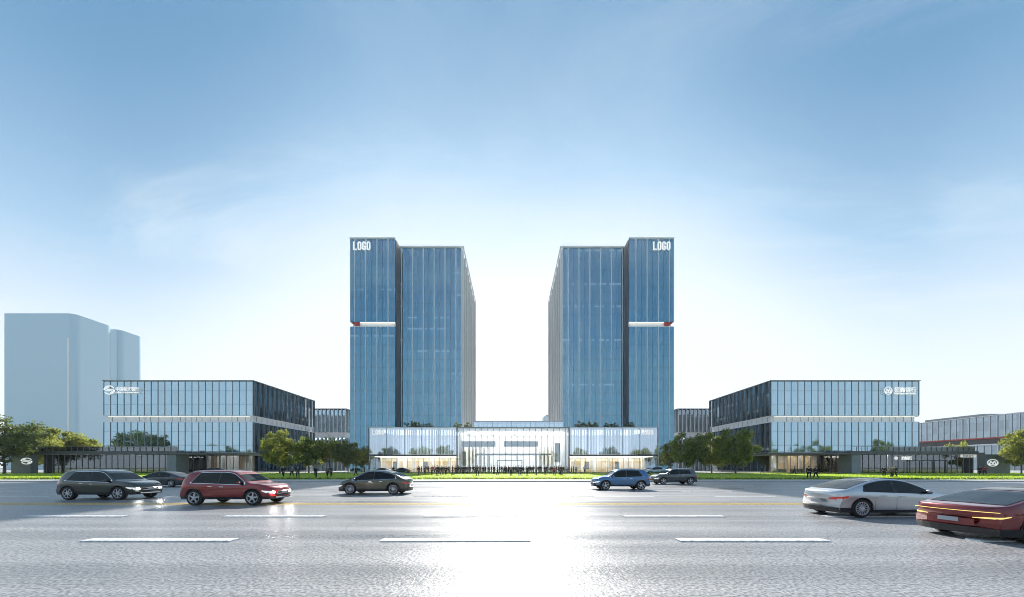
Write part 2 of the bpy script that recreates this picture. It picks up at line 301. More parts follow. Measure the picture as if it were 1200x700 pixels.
# ------------------------------------------------------------------ towers
def tower(sg, label):
    t = thing('office_tower', label, 'office tower', (sg*40, 140, 0), 'twin glass towers behind the lobby')
    S = lambda a, b: (min(sg*a, sg*b), max(sg*a, sg*b))
    xi, xm, xo = 18.4, 41.4, 57.4
    yb = 166.6
    obj('glazing', boxes([(*S(xi, xm+.1), 125, yb, 0, 82)]), g_tower, t)
    # projecting slab with open slot
    sl = [(*S(xm, xo), 121, 158, 0, 51.6), (*S(xm, xo), 121, 158, 53.2, 82.6)]
    obj('slab_glazing', boxes(sl), g_tower, t)
    obj('slot_band', boxes([(*S(xm+.02, xo-3.2), 121.8, 157.5, 51.62, 53.18)]), whitepanel, t)
    bm = bmesh.new()   # red splayed reveal at the outer corner
    a = [(sg*(xo-.05), 53.18), (sg*(xo-3.15), 53.18), (sg*(xo-3.15), 51.62), (sg*(xo-2.2), 51.62)]
    f = [[bm.verts.new((p[0], yy, p[1])) for p in a] for yy in (121.05, 157)]
    bm.faces.new(f[0]); bm.faces.new(f[1][::-1])
    for i in range(4): bm.faces.new((f[0][i], f[1][i], f[1][(i+1) % 4], f[0][(i+1) % 4]))
    bmesh.ops.recalc_face_normals(bm, faces=bm.faces); obj('slot_reveal', bm, redpanel, t)
    obj('slot_light', boxes([(*S(xm+.3, xo-3.4), 121.2, 121.6, 53.1, 53.17)]), lamp_soft, t)
    obj('slot_ledge', boxes([(*S(xm, xo+.03), 120.95, 158, 51.45, 51.6)]), whitepanel, t)
    # dark metal joint between slab and main volume
    obj('dark_joint', boxes([(*S(xm-.32, xm-.02), 121.3, 125.2, 0, 82.3)]), darkmetal, t)
    # pale vertical mullions
    L = []
    x = xm-1.0
    while x > xi+.5:
        L.append((sg*x-.16, sg*x+.16, 124.85, 125.0, 0, 82.15)); x -= 3.97
    L.append((sg*(xi+.1)-.1, sg*(xi+.1)+.1, 124.6, 125.0, 0, 82.25))
    for x in (43.9, 47.85, 51.8, 55.7):
        for z0, z1 in ((0, 51.4), (53.25, 82.7)): L.append((sg*x-.15, sg*x+.15, 120.88, 121, z0, z1))
    L2 = []
    x = xm-1-1.985
    while x > xi+.5:
        L2.append((sg*x-.035, sg*x+.035, 124.9, 124.995, 0, 82)); x -= 3.97
    for x in (45.9, 49.85, 53.8):
        L2 += [(sg*x-.03, sg*x+.03, 120.93, 120.995, 0, 51.4), (sg*x-.03, sg*x+.03, 120.93, 120.995, 53.25, 82.6)]
    obj('mullion', boxes(L), finmetal, t); obj('fine_mullion', boxes(L2), mat('fine_mullion_blue', (.10, .17, .24), .4, .3, var=.05), t)
    # inner side: deep white blades, stepped
    L = []
    y = 126.0
    while y < yb:
        L.append((*S(xi-.55, xi-.002), y, y+.5, 0, 82.25)); y += 5.7
    L.append((*S(xi-.75, xi-.002), yb-.4, yb, 0, 82.25))
    obj('side_blade', boxes(L), whitefin, t)
    L = []
    y = 128.0
    while y < yb-1:
        L.append((*S(xi-.18, xi-.002), y, y+.2, 0, 82.1)); y += 5.7
    obj('side_mullion', boxes(L), greymetal, t)
    obj('side_cladding', boxes([(*S(xi-.06, xi-.004), y0_+.6, y0_+5.5, 0, 82) for y0_ in [126+5.7*k for k in range(7)]]), mat('side_dark', (.05, .06, .07), .6, 0, var=.1), t)
    # outer side mullions
    L = [(*S(xo, xo+.3), y, y+.15, 0, 82.6) for y in range(124, 158, 4)]
    obj('outer_mullion', boxes(L), finmetal, t)
    obj('parapet', boxes([(*S(xi-.76, xm-.4), 124.55, 124.98, 82.02, 82.5), (*S(xi-.76, xi-.4), 124.98, yb, 82.3, 82.5), (*S(xm, xo+.04), 120.7, 120.98, 82.62, 83.0)]), finmetal, t)
    obj('plant_room', boxes([(*S(24, 36), 140, 156, 82, 84.5)]), greymetal, t)
    obj('sign_lettering', block_logo(sg*(53.1 if sg < 0 else 52.9), 120.7, 79.9, 3.0, 6.4), signwhite, t)
    return t
tower(-1, 'blue glass tower left of the lobby gap, LOGO lettering at its top left corner')
tower(1, 'blue glass tower right of the lobby gap, LOGO lettering at its top right corner')

# ------------------------------------------------------------------ lobby and podium wings
def lobby():
    t = thing('lobby_hall', 'tall clear glass lobby with glowing white interior between the two podium wings', 'lobby', (0, 110, 0))
    x0, x1, y0, zt = -16, 16.6, 100, 13.4
    obj('floor_slab', boxes([(x0, x1, 100.05, 124, 0, .2)]), interior_floor, t)
    obj('glass_wall', boxes([(x0+.2, x1-.2, y0, y0+.03, .22, zt-.25)]), lobby_glass, t)
    L = []
    x = x0+1.75
    while x < x1-.5: L.append((x-.05, x+.05, y0-.14, y0-.004, .2, zt-.2)); x += 1.76
    obj('mullion', boxes(L), greymetal, t)
    obj('portal_frame', boxes([(x0-.15, x0+.1, y0-.2, y0+.3, 0, zt+.1), (x1-.1, x1+.15, y0-.2, y0+.3, 0, zt+.1), (x0+.1, x1-.1, y0-.2, y0+.3, zt-.15, zt+.1)]), greymetal, t)
    obj('rear_wall', boxes([(x0, x1, 121, 121.3, .2, 13)]), interior_white, t)
    obj('side_wall', boxes([(x0+.16, x0+.4, 101, 121, .2, 13), (x1-.4, x1-.16, 101, 121, .2, 13)]), interior_white, t)
    obj('roof', boxes([(x0, x1, 100.45, 124, 13.0, 13.35)]), whitepanel, t)
    obj('ceiling_light', boxes([(x0+2+i*3.9, x0+4.6+i*3.9, 109, 119.5, 12.8, 12.95) for i in range(8)]), lamp_white, t)
    obj('soffit', boxes([(x0+.5, -5.2, 106, 112, 8.2, 9.8), (-2.6, 8.1, 106, 112, 8.2, 9.8)]), mat('soffit_grey', (.52, .55, .62), .5), t)
    obj('mezzanine', boxes([(-11.6, 12.2, 107, 114, 5.6, 5.95)]), interior_white, t)
    obj('mezzanine_edge', boxes([(-11.6, 12.2, 106.9, 106.98, 5.55, 6.0), (-4.6, 3.2, 104.5, 104.7, 3.7, 3.95)]), greymetal, t)
    obj('inner_portal', boxes([(-4.6, -4.4, 104.5, 108, .2, 3.7), (3.0, 3.2, 104.5, 108, .2, 3.7), (1.3, 1.6, 104.6, 105, 3.95, 5.55)]), interior_white, t)
    L = []
    for x in (-14.2, -13.0, -11.9, -10.6, -9.2, -7.6, 8.0, 9.3, 10.7, 12.0, 13.2, 14.5): L.append((x-.25, x+.25, 113, 113.5, .2, 8.6))
    obj('timber_screen', boxes(L), mat('pale_timber', (.66, .60, .50), .5, var=.1), t)
    obj('stone_screen', boxes([(12.9, 14.6, 103, 103.4, 3.2, 9), (-15, -14, 103.4, 103.8, 2, 6.5)]), mat('warm_grey_stone', (.40, .38, .36), .5), t)
    obj('reception_desk', boxes([(-3, 2, 111, 112, .2, 1.3)]), interior_white, t)
    # emblem on the glass
    bm = bmesh.new(); cx, cz = .3, 11.4
    ribbon(bm, arc(cx, cz, .95, .95, 0, 360, 32), .16, y0-.16, .08); ribbon(bm, arc(cx, cz+.22, .42, .3, 20, 200, 12)+arc(cx, cz-.22, .42, .3, 20, -160, 12), .2, y0-.16, .08)
    obj('emblem', bm, signwhite, t)
    # set back glazed attic
    obj('attic_glazing', boxes([(-12.6, 16.8, 111.5, 123, 13.36, 16.6)]), curtain_glass('attic_glass', (.55, .68, .78), (1.8, 2, 4), .01, tone=.04), t)
    obj('attic_mullion', boxes([(-12.6+i*1.55, -12.52+i*1.55, 111.38, 111.49, 13.36, 16.6) for i in range(19)]), greymetal, t)
    obj('attic_coping', boxes([(-12.7, 16.9, 111.3, 123, 16.61, 16.8)]), greymetal, t)
    return t
lobby()
def wing(sg, label, seed):
    rnd = random.Random(seed)
    t = thing('podium_wing', label, 'podium', (sg*29, 110, 0), 'podium wings beside the lobby')
    xa, xb = (-41.8, -16.3) if sg < 0 else (16.9, 42.6)
    obj('floor_slab', boxes([(xa, xb, 100.2, 120, 0, .18)]), interior_floor, t)
    obj('roof', boxes([(xa, xb, 100.05, 120.9, 13.0, 13.3)]), roofgravel, t)
    obj('upper_glass', boxes([(xa, xb, 100, 100.03, 5.5, 13.3)]), c_glass_wing, t)
    obj('lower_glass', boxes([(xa, xb, 100.35, 100.38, .2, 4.95)]), c_glass, t)
    obj('fascia_beam', boxes([(xa, xb, 99.8, 100.6, 4.97, 5.45)]), darkmetal, t)
    obj('end_post', boxes([(xa-.22, xa-.01, 99.85, 100.6, 0, 13.45), (xb+.01, xb+.22, 99.85, 100.6, 0, 13.45)]), darkmetal, t)
    obj('coping', boxes([(xa, xb, 99.95, 100.5, 13.32, 13.5)]), finmetal, t)
    obj('mid_floor', boxes([(xa, xb, 100.65, 120, 4.98, 5.3)]), interior_white, t)
    obj('rear_wall', boxes([(xa, xb, 119.5, 119.9, .2, 12.98)]), interior_white, t)
    L = []; x = xa+.1
    while x < xb-.3:
        w = rnd.choice((.25, .35, .5, .6)); L.append((x, min(x+w, xb-.05), 100.55, 100.62, 5.5, 12.9)); x += w+rnd.choice((.12, .2, .3, .3, .55))
    obj('curtain_panel', boxes(L), mat('pale_curtain', (.64, .64, .69), .7, var=.05), t)
    L = [(xa+i*1.58-.03, xa+i*1.58+.03, 100.22, 100.34, .2, 4.95) for i in range(1, int((xb-xa)/1.58)+1)]
    obj('mullion', boxes(L), greymetal, t)
    L = [(x-.06, x+.06, 99.86, 99.99, 5.47, 13.3) for x in [xa+(xb-xa)*k/5 for k in range(1, 5)]]
    obj('upper_mullion', boxes(L), mat('blue_metal', (.2, .33, .42), .4, .6), t)
    # interior seen through the ground floor
    L = []; x = xa+1.5
    while x < xb-2:
        w = rnd.uniform(1.4, 3.6); L.append((x, min(x+w, xb-.6), 106, 106.3, .2, 3.7)); x += w+rnd.uniform(.4, 1.3)
    obj('beige_partition', boxes(L), beige, t)
    L = [(x-.25, x+.25, 103, 103.5, .2, 4.9) for x in [xa+2.2+i*5.1 for i in range(5)]]
    obj('white_column', boxes(L), interior_white, t)
    obj('back_partition', boxes([(xa, xb, 109, 109.2, .2, 4.95)]), interior_white, t)
    obj('ceiling_light', boxes([(xa+1+i*3.1, xa+3.2+i*3.1, 101.5, 108, 4.8, 4.9) for i in range(8) if xa+3.2+i*3.1 < xb]), lamp_warm, t)
    obj('upper_ceiling_light', boxes([(xa+1, xb-1, 102, 118, 12.7, 12.8)]), lamp_up, t)
    obj('dark_screen', boxes([(x, x+1.3, 104.5, 104.6, 1, 3.4) for x in (xa+5.4, xa+14.7)]), darkroom, t)
    cx = xa+2.75 if sg < 0 else xb-3.1
    obj('sign_lettering', block_logo(cx, 99.8, 11.9, 1.5, 3.7), signwhite, t)
    return t
wing(-1, 'two storey podium wing left of the lobby, white LOGO at its upper left', 4)
wing(1, 'two storey podium wing right of the lobby, white LOGO at its upper right', 9)

# ------------------------------------------------------------------ side office blocks
def side_block(sg, label, right):
    t = thing('office_block', label, 'office building', (sg*98, 115, 0), 'low glass office blocks at both sides')
    xi, xo = 75.9, (119.6 if sg < 0 else 119.2)
    S = lambda a, b: (min(sg*a, sg*b), max(sg*a, sg*b))
    yb = 131; zt = 26.8
    for nm, z0, z1 in (('upper_glazing', 16.9, zt), ('lower_glazing', 6.1, 14.9)):
        obj(nm, boxes([(*S(xi, xo), 100, 100.2, z0, z1)]), g_side, t)
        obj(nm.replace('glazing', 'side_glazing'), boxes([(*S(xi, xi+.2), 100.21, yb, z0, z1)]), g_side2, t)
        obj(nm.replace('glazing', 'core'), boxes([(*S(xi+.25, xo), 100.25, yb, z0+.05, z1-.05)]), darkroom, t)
    obj('white_band', boxes([(*S(xi+.5, xo-.6), 100.6, yb-.5, 14.92, 16.88)]), whitepanel, t)
    obj('band_soffit', boxes([(*S(xi, xo), 100, yb, 16.6, 16.89)]), whitepanel, t)
    obj('band_sill', boxes([(*S(xi, xo), 100, yb, 14.91, 15.1)]), whitepanel, t)
    L = []
    x = xi+1.0
    rnd = random.Random(sg+5)
    while x < xo-.8:
        w = rnd.choice((1.6, 2.4, 4)); L.append((*S(x, x+.06), 100.54, 100.598, 15.1, 16.6)); x += w
    y = 102
    while y < yb-1: L.append((*S(xi+.44, xi+.498), y, y+.08, 15.1, 16.6)); y += 2.2
    obj('band_joint', boxes(L), greymetal, t)
    obj('band_fill_light', boxes([(*S(xi+1, xo-1), 100.2, 100.3, 16.54, 16.595)]), fill_dim, t)  # added glowing strip, brightens the white band
    L = []; n = 22
    for i in range(n+1):
        x = xi+(xo-xi)*i/n
        for z0, z1 in ((6.1, 14.9), (16.9, zt+.1)): L.append((sg*x-.06, sg*x+.06, 99.89, 99.995, z0, z1))
    obj('front_fin', boxes(L), mat('fin_grey', (.30, .33, .36), .4, .5, var=.06), t)
    L = []; n = 15
    for i in range(n+1):
        y = 100.15+(yb-100.3)*i/n
        for z0, z1 in ((6.1, 14.9), (16.9, zt+.1)): L.append((*S(xi-.36, xi-.005), y-.08, y+.08, z0, z1))
    obj('side_fin', boxes(L), greymetal, t)
    obj('roof_coping', boxes([(*S(xi-.4, xo+.05), 99.58, yb, zt+.11, zt+.35)]), greymetal, t)
    obj('roof', boxes([(*S(xi, xo), 100, yb, zt, zt+.1)]), roofgravel, t)
    # ground storey
    obj('floor_slab', boxes([(*S(xi+.5, xo), 100.5, yb, 0, .2)]), interior_floor, t)
    obj('ground_ceiling', boxes([(*S(xi, xo), 100.1, yb, 5.7, 6.08)]), interior_white, t)
    obj('ground_glass', boxes([(*S(xi+.4, xo), 101, 101.03, .2, 5.7)]), c_glass, t)
    obj('ground_side_glass', boxes([(*S(xi+.4, xi+.43), 101.1, yb, .2, 5.7)]), c_glass_dark, t)
    obj('ground_mullion', boxes([(sg*(xi+.6+i*1.97)-.05, sg*(xi+.6+i*1.97)+.05, 100.85, 100.99, .2, 5.7) for i in range(22)]), greymetal, t)
    obj('ground_column', boxes([(sg*(xi+4+i*8)-.3, sg*(xi+4+i*8)+.3, 104, 104.6, .2, 5.7) for i in range(5)]), whitepanel, t)
    obj('rear_partition', boxes([(*S(xi+2, xo), 112, 112.3, .2, 5.7)]), interior_white if right else beige, t)
    L = []; x = xi+2
    while x < xo-3: w = rnd.uniform(1.5, 4); L.append((*S(x, x+w), 108, 108.2, .2, rnd.choice((3.2, 5.6, 5.6)))); x += w+rnd.uniform(.5, 2.5)
    obj('partition', boxes(L), beige if right else interior_white, t)
    obj('ceiling_light', boxes([(*S(xi+1.5+i*3.3, xi+2.9+i*3.3), 102, 109, 5.6, 5.68) for i in range(12)]), lamp_warm if right else lamp_soft, t)
    if right:
        L = [(x, x+1.6, 102.5+(i % 2), 103.3+(i % 2), .2, 1.25) for i, x in enumerate([xi+3+k*2.6 for k in range(15)])]
        obj('counter', boxes(L), mat('counter_green', (.18, .20, .14), .5), t)
        obj('doorway_sign', boxes([(96, 99.4, 100.7, 100.8, 4.4, 5.1)]), signwhite, t)
    # canopy along the front
    obj('canopy', boxes([(*S(xi-3, xo-12), 94.5, 99.9, 5.35, 5.75)]), greymetal, t)
    obj('canopy_column', boxes([(sg*(xi-2+i*7.5)-.12, sg*(xi-2+i*7.5)+.12, 95, 95.24, .12, 5.34) for i in range(5)]), greymetal, t)
    # signs
    if sg < 0:
        obj('s_emblem', s_emblem(X(128.4, 99.5), 99.5, Z(457.3, 99.5), 1.45, 1.2), signwhite, t)
        obj('sign_characters', text_bm('中国标天银行', 1.35, X(149.5, 99.5), 99.45, Z(456, 99.5), width=6.7, embold=.02), signwhite, t)
        obj('sign_small_lettering', text_bm('CHINA STANDARD BANK', .62, X(149.5, 99.5), 99.45, Z(460.2, 99.5), width=6.7, embold=.012), signwhite, t)
    else:
        obj('circle_emblem', m_emblem(X(1040.6, 99.5), 99.5, Z(458, 99.5), 1.2, 1.2), signwhite, t)
        obj('sign_characters', text_bm('招商银行', 1.7, X(1060.5, 99.5), 99.45, Z(457, 99.5), width=6.4, embold=.03), signwhite, t)
        obj('sign_small_lettering', text_bm('CHINA MERCHANTS BANK', .6, X(1060.5, 99.5), 99.45, Z(461.6, 99.5), width=6.4, embold=.012), signwhite, t)
    return t
side_block(-1, 'three storey blue glass office block on the left with S emblem and white band', False)
side_block(1, 'three storey blue glass office block on the right with circled M emblem and white band', True)

# ------------------------------------------------------------------ entrance pavilions with sign wall
def pavilion(sg, label):
    D = 88.0
    t = thing('entrance_pavilion', label, 'pavilion', (sg*105, 92, 0), 'flat roofed entrance pavilions before the office blocks')
    S = lambda a, b: (min(sg*a, sg*b), max(sg*a, sg*b))
    ro, ri = (126, 87) if sg < 0 else (122, 88)
    obj('roof', boxes([(*S(ri-22, ro), D, D+11, 5.05, 5.5), (*S(ri, ro-1), D+.5, D+14, 5.51, 5.9)]), mat('roof_dark_grey', (.10, .115, .125), .5, .3), t)
    L = [(*S(ri, ro-2), D+.55, D+.6, 7.05, 7.15), (*S(ri, ro-2), D+.55, D+.6, 6.5, 6.54)]
    for i in range(24): x = ri+i*(ro-2-ri)/23; L.append((sg*x-.04, sg*x+.04, D+.52, D+.63, 5.9, 7.12))
    obj('roof_railing', boxes(L), greymetal, t)
    obj('railing_panel', boxes([(*S(ri+(0 if sg < 0 else 10), ro-2), D+.65, D+.68, 5.95, 6.95)]), greymetal if sg > 0 else c_glass_dark, t)
    xs = (123, 128) if sg < 0 else (121.2, 127.3)
    obj('sign_wall', boxes([(*S(*xs), D-.8, D+.6 if sg < 0 else D+.9, .1, 5.02)]), stonegrey, t)
    cx = X(32 if sg < 0 else 1164, D-1)
    if sg < 0: obj('s_emblem', s_emblem(X(30.5, D-1), D-.85, Z(540.5, D-1), 1.35, .75), signwhite, t)
    else: obj('oval_emblem', m_emblem(X(1164, D-1), D-.85, Z(542.5, D-1), 1.45, .95), signwhite, t)
    # grey pier and dark glazed vestibule
    obj('stone_pier', boxes([(*S(ri, ri+2.3), D+.4, D+4, .1, 5.03)]), mat('pier_stone', (.22, .25, .28), .6), t)
    obj('vestibule_wall', boxes([(*S(ri+2.4, ri+10.5), D+6, D+6.2, .1, 5.03)]), darkroom, t)
    obj('vestibule_glass', boxes([(*S(ri+2.4, ri+10.5), D+1.5, D+1.53, .1, 5.03)]), c_glass_dark, t)
    g0, g1 = ri+10.6, xs[0]-.1
    obj('glass_wall', boxes([(*S(g0, g1), D+1.5, D+1.53, .1, 5.03)]), c_glass, t)
    n = int((g1-ri)/1.55)
    obj('mullion', boxes([(sg*(ri+2.4+i*1.55)-.035, sg*(ri+2.4+i*1.55)+.035, D+1.4, D+1.49, .1, 5.03) for i in range(n-1)]), greymetal, t)
    rnd = random.Random(12+sg)
    if sg < 0:
        L = [(*S(g0+1, g0+12), D+5, D+5.2, 1, 4.2), (*S(g0+15, g0+16.6), D+5, D+5.2, .1, 5), (*S(g0+18.5, g0+20), D+5, D+5.2, .1, 5), (*S(g0+22, g0+23), D+5, D+5.2, .1, 5)]
        obj('white_partition', boxes(L), interior_white, t)
        obj('planter', boxes([(*S(g0+1, g1-1), D+5, D+6, .1, .9)]), stonegrey, t)
        obj('ceiling_light', boxes([(*S(g0+2+i*4, g0+3+i*4), D+2, D+4.8, 4.9, 5.0) for i in range(6)]), lamp_mid, t)
    else:
        obj('rear_partition', boxes([(*S(g0, g1), D+10, D+10.2, .1, 5.03)]), beige, t)
        obj('white_panel', boxes([(*S(g0+1+i*3.4, g0+2.5+i*3.4), D+9.6, D+9.8, 1.8, 4.9) for i in range(6)]), interior_white, t)
        obj('ceiling_light', boxes([(*S(g0+1+i*3.4, g0+2.5+i*3.4), D+3, D+9.4, 4.92, 5.02) for i in range(6)]), lamp_warm, t)
        obj('counter', boxes([(*S(g0+1, g1-6), D+5, D+6, .1, 1.2)]), mat('counter_green', (.18, .20, .14), .5), t)
        obj('door_frame', boxes([(*S(g0+5.2+i*3.3, g0+5.35+i*3.3), D+1.2, D+1.29, .1, 3.4) for i in range(4)]+[(*S(g0+5.2, g0+15.2), D+1.2, D+1.29, 3.4, 3.6)]), darkmetal, t)
        obj('wall_sign', text_bm('招商银行', 1.0, X(1063, D+1), D+1.1, Z(537, D+1), width=2.7, embold=.02), signwhite, t)
        obj('round_wall_emblem', m_emblem(X(1050.5, D+1), D+1.15, Z(537, D+1), .45, .45), signwhite, t)
        obj('sign_board', boxes([(X(1132, D), X(1150, D), D+1.0, D+1.1, Z(536, D), Z(532.6, D))]), signwhite, t)
        obj('sign_board_lettering', text_bm('招商银行', .62, X(1141, D), D+.97, Z(534.3, D), width=3.0, depth=.04), darkmetal, t)
    return t
pavilion(-1, 'dark flat roofed entrance pavilion with S emblem on its grey end wall')
pavilion(1, 'grey flat roofed entrance pavilion with oval M emblem on its end wall')

# ------------------------------------------------------------------ blocks further back
def rear_block(sg, label):
    t = thing('rear_office_block', label, 'office building', (sg*79, 155, 0), 'rear office blocks between towers and side blocks')
    S = lambda a, b: (min(sg*a, sg*b), max(sg*a, sg*b))
    xi, xo, y0 = 72.5, 96, 149
    obj('glazing', boxes([(*S(xi+.02, xo), y0, 185, 17, 26.6), (*S(xi+.02, xo), y0, 185, .1, 14.5)]), g_side if sg < 0 else g_far, t)
    obj('white_band', boxes([(*S(xi+.4, xo), y0+.4, 185, 14.5, 17)]), whitepanel, t)
    L = []
    for i in range(12):
        x = xi+i*1.75
        for z0, z1 in ((.1, 14.5), (17, 26.9)): L.append((sg*x-.16, sg*x+.16, y0-.6, y0-.01, z0, z1))
    for i in range(12):
        y = y0+1.5+i*3
        for z0, z1 in ((.1, 14.5), (17, 26.9)): L.append((*S(xi-.6, xi), y, y+.3, z0, z1))
    obj('white_fin', boxes(L), whitefin, t)
    obj('roof_coping', boxes([(*S(xi-.6, xo), y0-.6, 185, 26.91, 27.2)]), greymetal, t)
rear_block(-1, 'small glass block with white fins between left office block and left tower')
rear_block(1, 'small glass block with white fins between right office block and right tower')

def far_right():
    t = thing('long_office_block', 'long grey glass block with red soffit line receding behind the right pavilion', 'office building', (250, 170, 0))
    xi = 238; top = 27
    def seg(y0, y1, dx, tag_):
        obj(tag_+'_glazing', boxes([(xi+dx, 290, y0, y1, 16.5, top)]), g_far, t)
    seg(154, 162.9, -.6, 'near'); seg(163, 215, 0, 'far')
    obj('lower_glazing', boxes([(xi+.5, 290, 154, 215, .1, 12.6)]), g_far, t)
    obj('recess', boxes([(xi+1.5, 290, 154, 215, 12.6, 16.5)]), darkroom, t)
    obj('red_soffit', boxes([(xi-.1, xi+1.5, 163.2, 215, 15.9, 16.45)]), redpanel, t)
    obj('balcony_edge', boxes([(xi-.4, xi+1.5, 163, 215, 12.62, 13.2)]), finmetal, t)
    L = []
    y = 154.2
    while y < 214: L.append((xi-.9 if y < 163 else xi-.35, xi-.62 if y < 163 else xi-.02, y, y+.22, 16.5, top)); L.append((xi+.1, xi+.48, y, y+.22, .1, 12.5)); y += 2.6
    obj('fin', boxes(L), finmetal, t)
    obj('roof_coping', boxes([(xi-.9, 290, 154, 215, top+.01, top+.35)]), finmetal, t)
    obj('roof_glass_screen', boxes([(xi+4, 270, 175, 200, top+.35, top+2.0)]), greymetal, t)
far_right()

def rounded_prism(x0, x1, y0, y1, z0, z1, r, n=8):
    bm = bmesh.new(); pts = []
    for cx, cy, a in ((x1-r, y0+r, -90), (x1-r, y1-r, 0), (x0+r, y1-r, 90), (x0+r, y0+r, 180)):
        for i in range(n+1): pts.append((cx+r*math.cos(R(a+90*i/n)), cy+r*math.sin(R(a+90*i/n))))
    lo = [bm.verts.new((*p, z0)) for p in pts]; hi = [bm.verts.new((*p, z1)) for p in pts]
    for i in range(len(pts)): j = (i+1) % len(pts); bm.faces.new((lo[i], lo[j], hi[j], hi[i]))
    bm.faces.new(hi); return bm
t = thing('rounded_tower', 'pale misty blue tower with rounded corners far behind the left office block', 'tower', (-275, 215, 0))
o = obj('glazing', rounded_prism(-295.5, -253, 197, 217, 0, 90.4, 3.5), g_hazed, t)
o = obj('rear_glazing', rounded_prism(-285, -252.5, 219.5, 234, 0, 90.2, 3), g_hazed, t)
obj('link_glazing', boxes([(-285, -254.2, 215, 222, 0, 89)]), g_hazed, t)
obj('corner_glint', boxes([(-256.2, -255.6, 196.7, 197.2, 18, 76)]), whitefin, t)  # white strip stands in for the glint down the rounded corner
t = thing('slim_tower', 'tiny pale tower top peeping past the right tower above the lobby roof', 'tower', (45, 400, 0))
obj('glazing', boxes([(37, 60, 400, 420, 0, 61)]), g_hazed, t)
obj('roof_cap', boxes([(40, 57, 402, 418, 61, 63)]), greymetal, t)

# ------------------------------------------------------------------ trees
def crown_mesh(name, seed, rx, ry, rz, nclump, nleaf, leaf, m, zc):
    rnd = random.Random(seed); bm = bmesh.new()
    cl = []
    for i in range(nclump):
        while True:
            p = Vector((rnd.uniform(-1, 1), rnd.uniform(-1, 1), rnd.uniform(-.85, 1)))
            if .35 < p.length < 1: break
        cl.append((Vector((p.x*rx, p.y*ry, p.z*rz)), rnd.uniform(.13, .30)*rx))
    for c, r in cl:
        for _ in range(int(nleaf/nclump)):
            d = Vector((rnd.gauss(0, 1), rnd.gauss(0, 1), rnd.gauss(0, .7))); d = d.normalized()*r*rnd.random()**.45*1.1
            p = c+d+Vector((0, 0, zc)); s = leaf*rnd.uniform(.6, 1.3)
            u = Vector((rnd.gauss(0, 1), rnd.gauss(0, 1), rnd.gauss(0, 1))).normalized(); v = u.cross(Vector((rnd.gauss(0, 1), rnd.gauss(0, 1), rnd.gauss(0, 1)))).normalized()
            bm.faces.new([bm.verts.new(p+q) for q in (-u*s, v*s*.5, u*s, -v*s*.5)])
    return bm, cl
def tube(bm, pts, rads, n=7):
    rings = []
    for i, p in enumerate(pts):
        p = Vector(p); a = Vector(pts[max(0, i-1)]); b = Vector(pts[min(len(pts)-1, i+1)]); t = (b-a).normalized()
        u = t.orthogonal().normalized(); v = t.cross(u)
        rings.append([bm.verts.new(p+(u*math.cos(2*math.pi*k/n)+v*math.sin(2*math.pi*k/n))*rads[i]) for k in range(n)])
    for A, B in zip(rings, rings[1:]):
        for k in range(n): bm.faces.new((A[k], A[(k+1) % n], B[(k+1) % n], B[k]))
    bm.faces.new(rings[-1])
def make_tree(seed, rx, rz, zc, m, nclump=34, nleaf=5200, leaf=.24):
    rnd = random.Random(seed)
    t = thing('broadleaf_tree', 'tree', 'tree')
    bm, cl = crown_mesh('crown', seed, rx, rx*.9, rz, nclump, nleaf, leaf, m, zc)
    tb = bmesh.new(); h = zc
    tube(tb, [(0, 0, -.1), (.05, 0, zc*.25), (rnd.uniform(-.15, .15), .1, zc*.6), (rnd.uniform(-.3, .3), 0, zc+rz*.5)], [.22, .17, .13, .05])
    for c, r in cl[:12]:
        z0 = zc*rnd.uniform(.45, .8); tube(tb, [(0, 0, z0), (c.x*.5, c.y*.5, z0+(c.z+zc-z0)*.4), (c.x, c.y, c.z+zc)], [.09, .06, .025], 5)
    obj('trunk', tb, bark, t, world=False); obj('crown', bm, m, t, world=False)
    return t
protos = [make_tree(1, 4.6, 4.3, 5.9, leafA, 60, 11000), make_tree(2, 4.4, 4.5, 6.2, leafC, 60, 11000), make_tree(3, 5.0, 4.1, 5.8, leafB, 60, 11000), make_tree(5, 5.6, 3.3, 6.6, leafC, 46, 9000)]
used = [False]*len(protos)
def copy_tree(root):
    r = root.copy(); C.objects.link(r)
    for ch in root.children:
        c = ch.copy(); C.objects.link(c); c.parent = r
    return r
def place(kind, px, D, h, label, group, wide=1.0, rz=None, z=.1, name=None, cat='tree', xyz=None):
    p = protos[kind]
    if used[kind]: o = copy_tree(p)
    else: o = p; used[kind] = True
    o.name = name or 'broadleaf_tree'
    base_h = (10.4, 10.9, 10.1, 10.1)[kind]; s = h/base_h
    o.location = xyz or (X(px, D), D, z); o.rotation_euler = (0, 0, random.uniform(0, 6.28) if rz is None else rz); o.scale = (s*wide, s*wide, s)
    o['label'] = label; o['category'] = cat; o['group'] = group
    return o
G1 = 'trees beside the left office block'; G2 = 'trees beside the right office block'
place(2, 5, 84, 14.2, 'dark dense tree at the far left, in front of the pavilion end wall', G1)
place(1, 66, 112, 14.6, 'olive spreading tree behind the left pavilion, right of the dark far left tree', G1, 1.35)
place(3, 92, 116, 11.8, 'lower olive tree behind the left pavilion roof, beside the blue tower foot', G1, 1.1)
place(1, 40, 100, 12.6, 'green tree half hidden behind the dark tree at far left', G1, 1.1)
place(1, 328, 88, 11.2, 'light olive tree nearest the corner of the left office block', G1, .95)
place(0, 362, 98, 10.4, 'green tree between the corner tree and the left tower trees', G1)
place(3, 386, 104, 10.3, 'broad low tree before the small left rear block', G1, .9)
place(2, 408, 100, 9.8, 'dark tree at the foot of the left tower', G1, .8)
place(2, 424, 108, 8.3, 'small dark tree against the glass of the left tower corner', G1, .7)
place(0, 806, 96, 11.3, 'green tree before the small right rear block, nearest the tower', G2, .95)
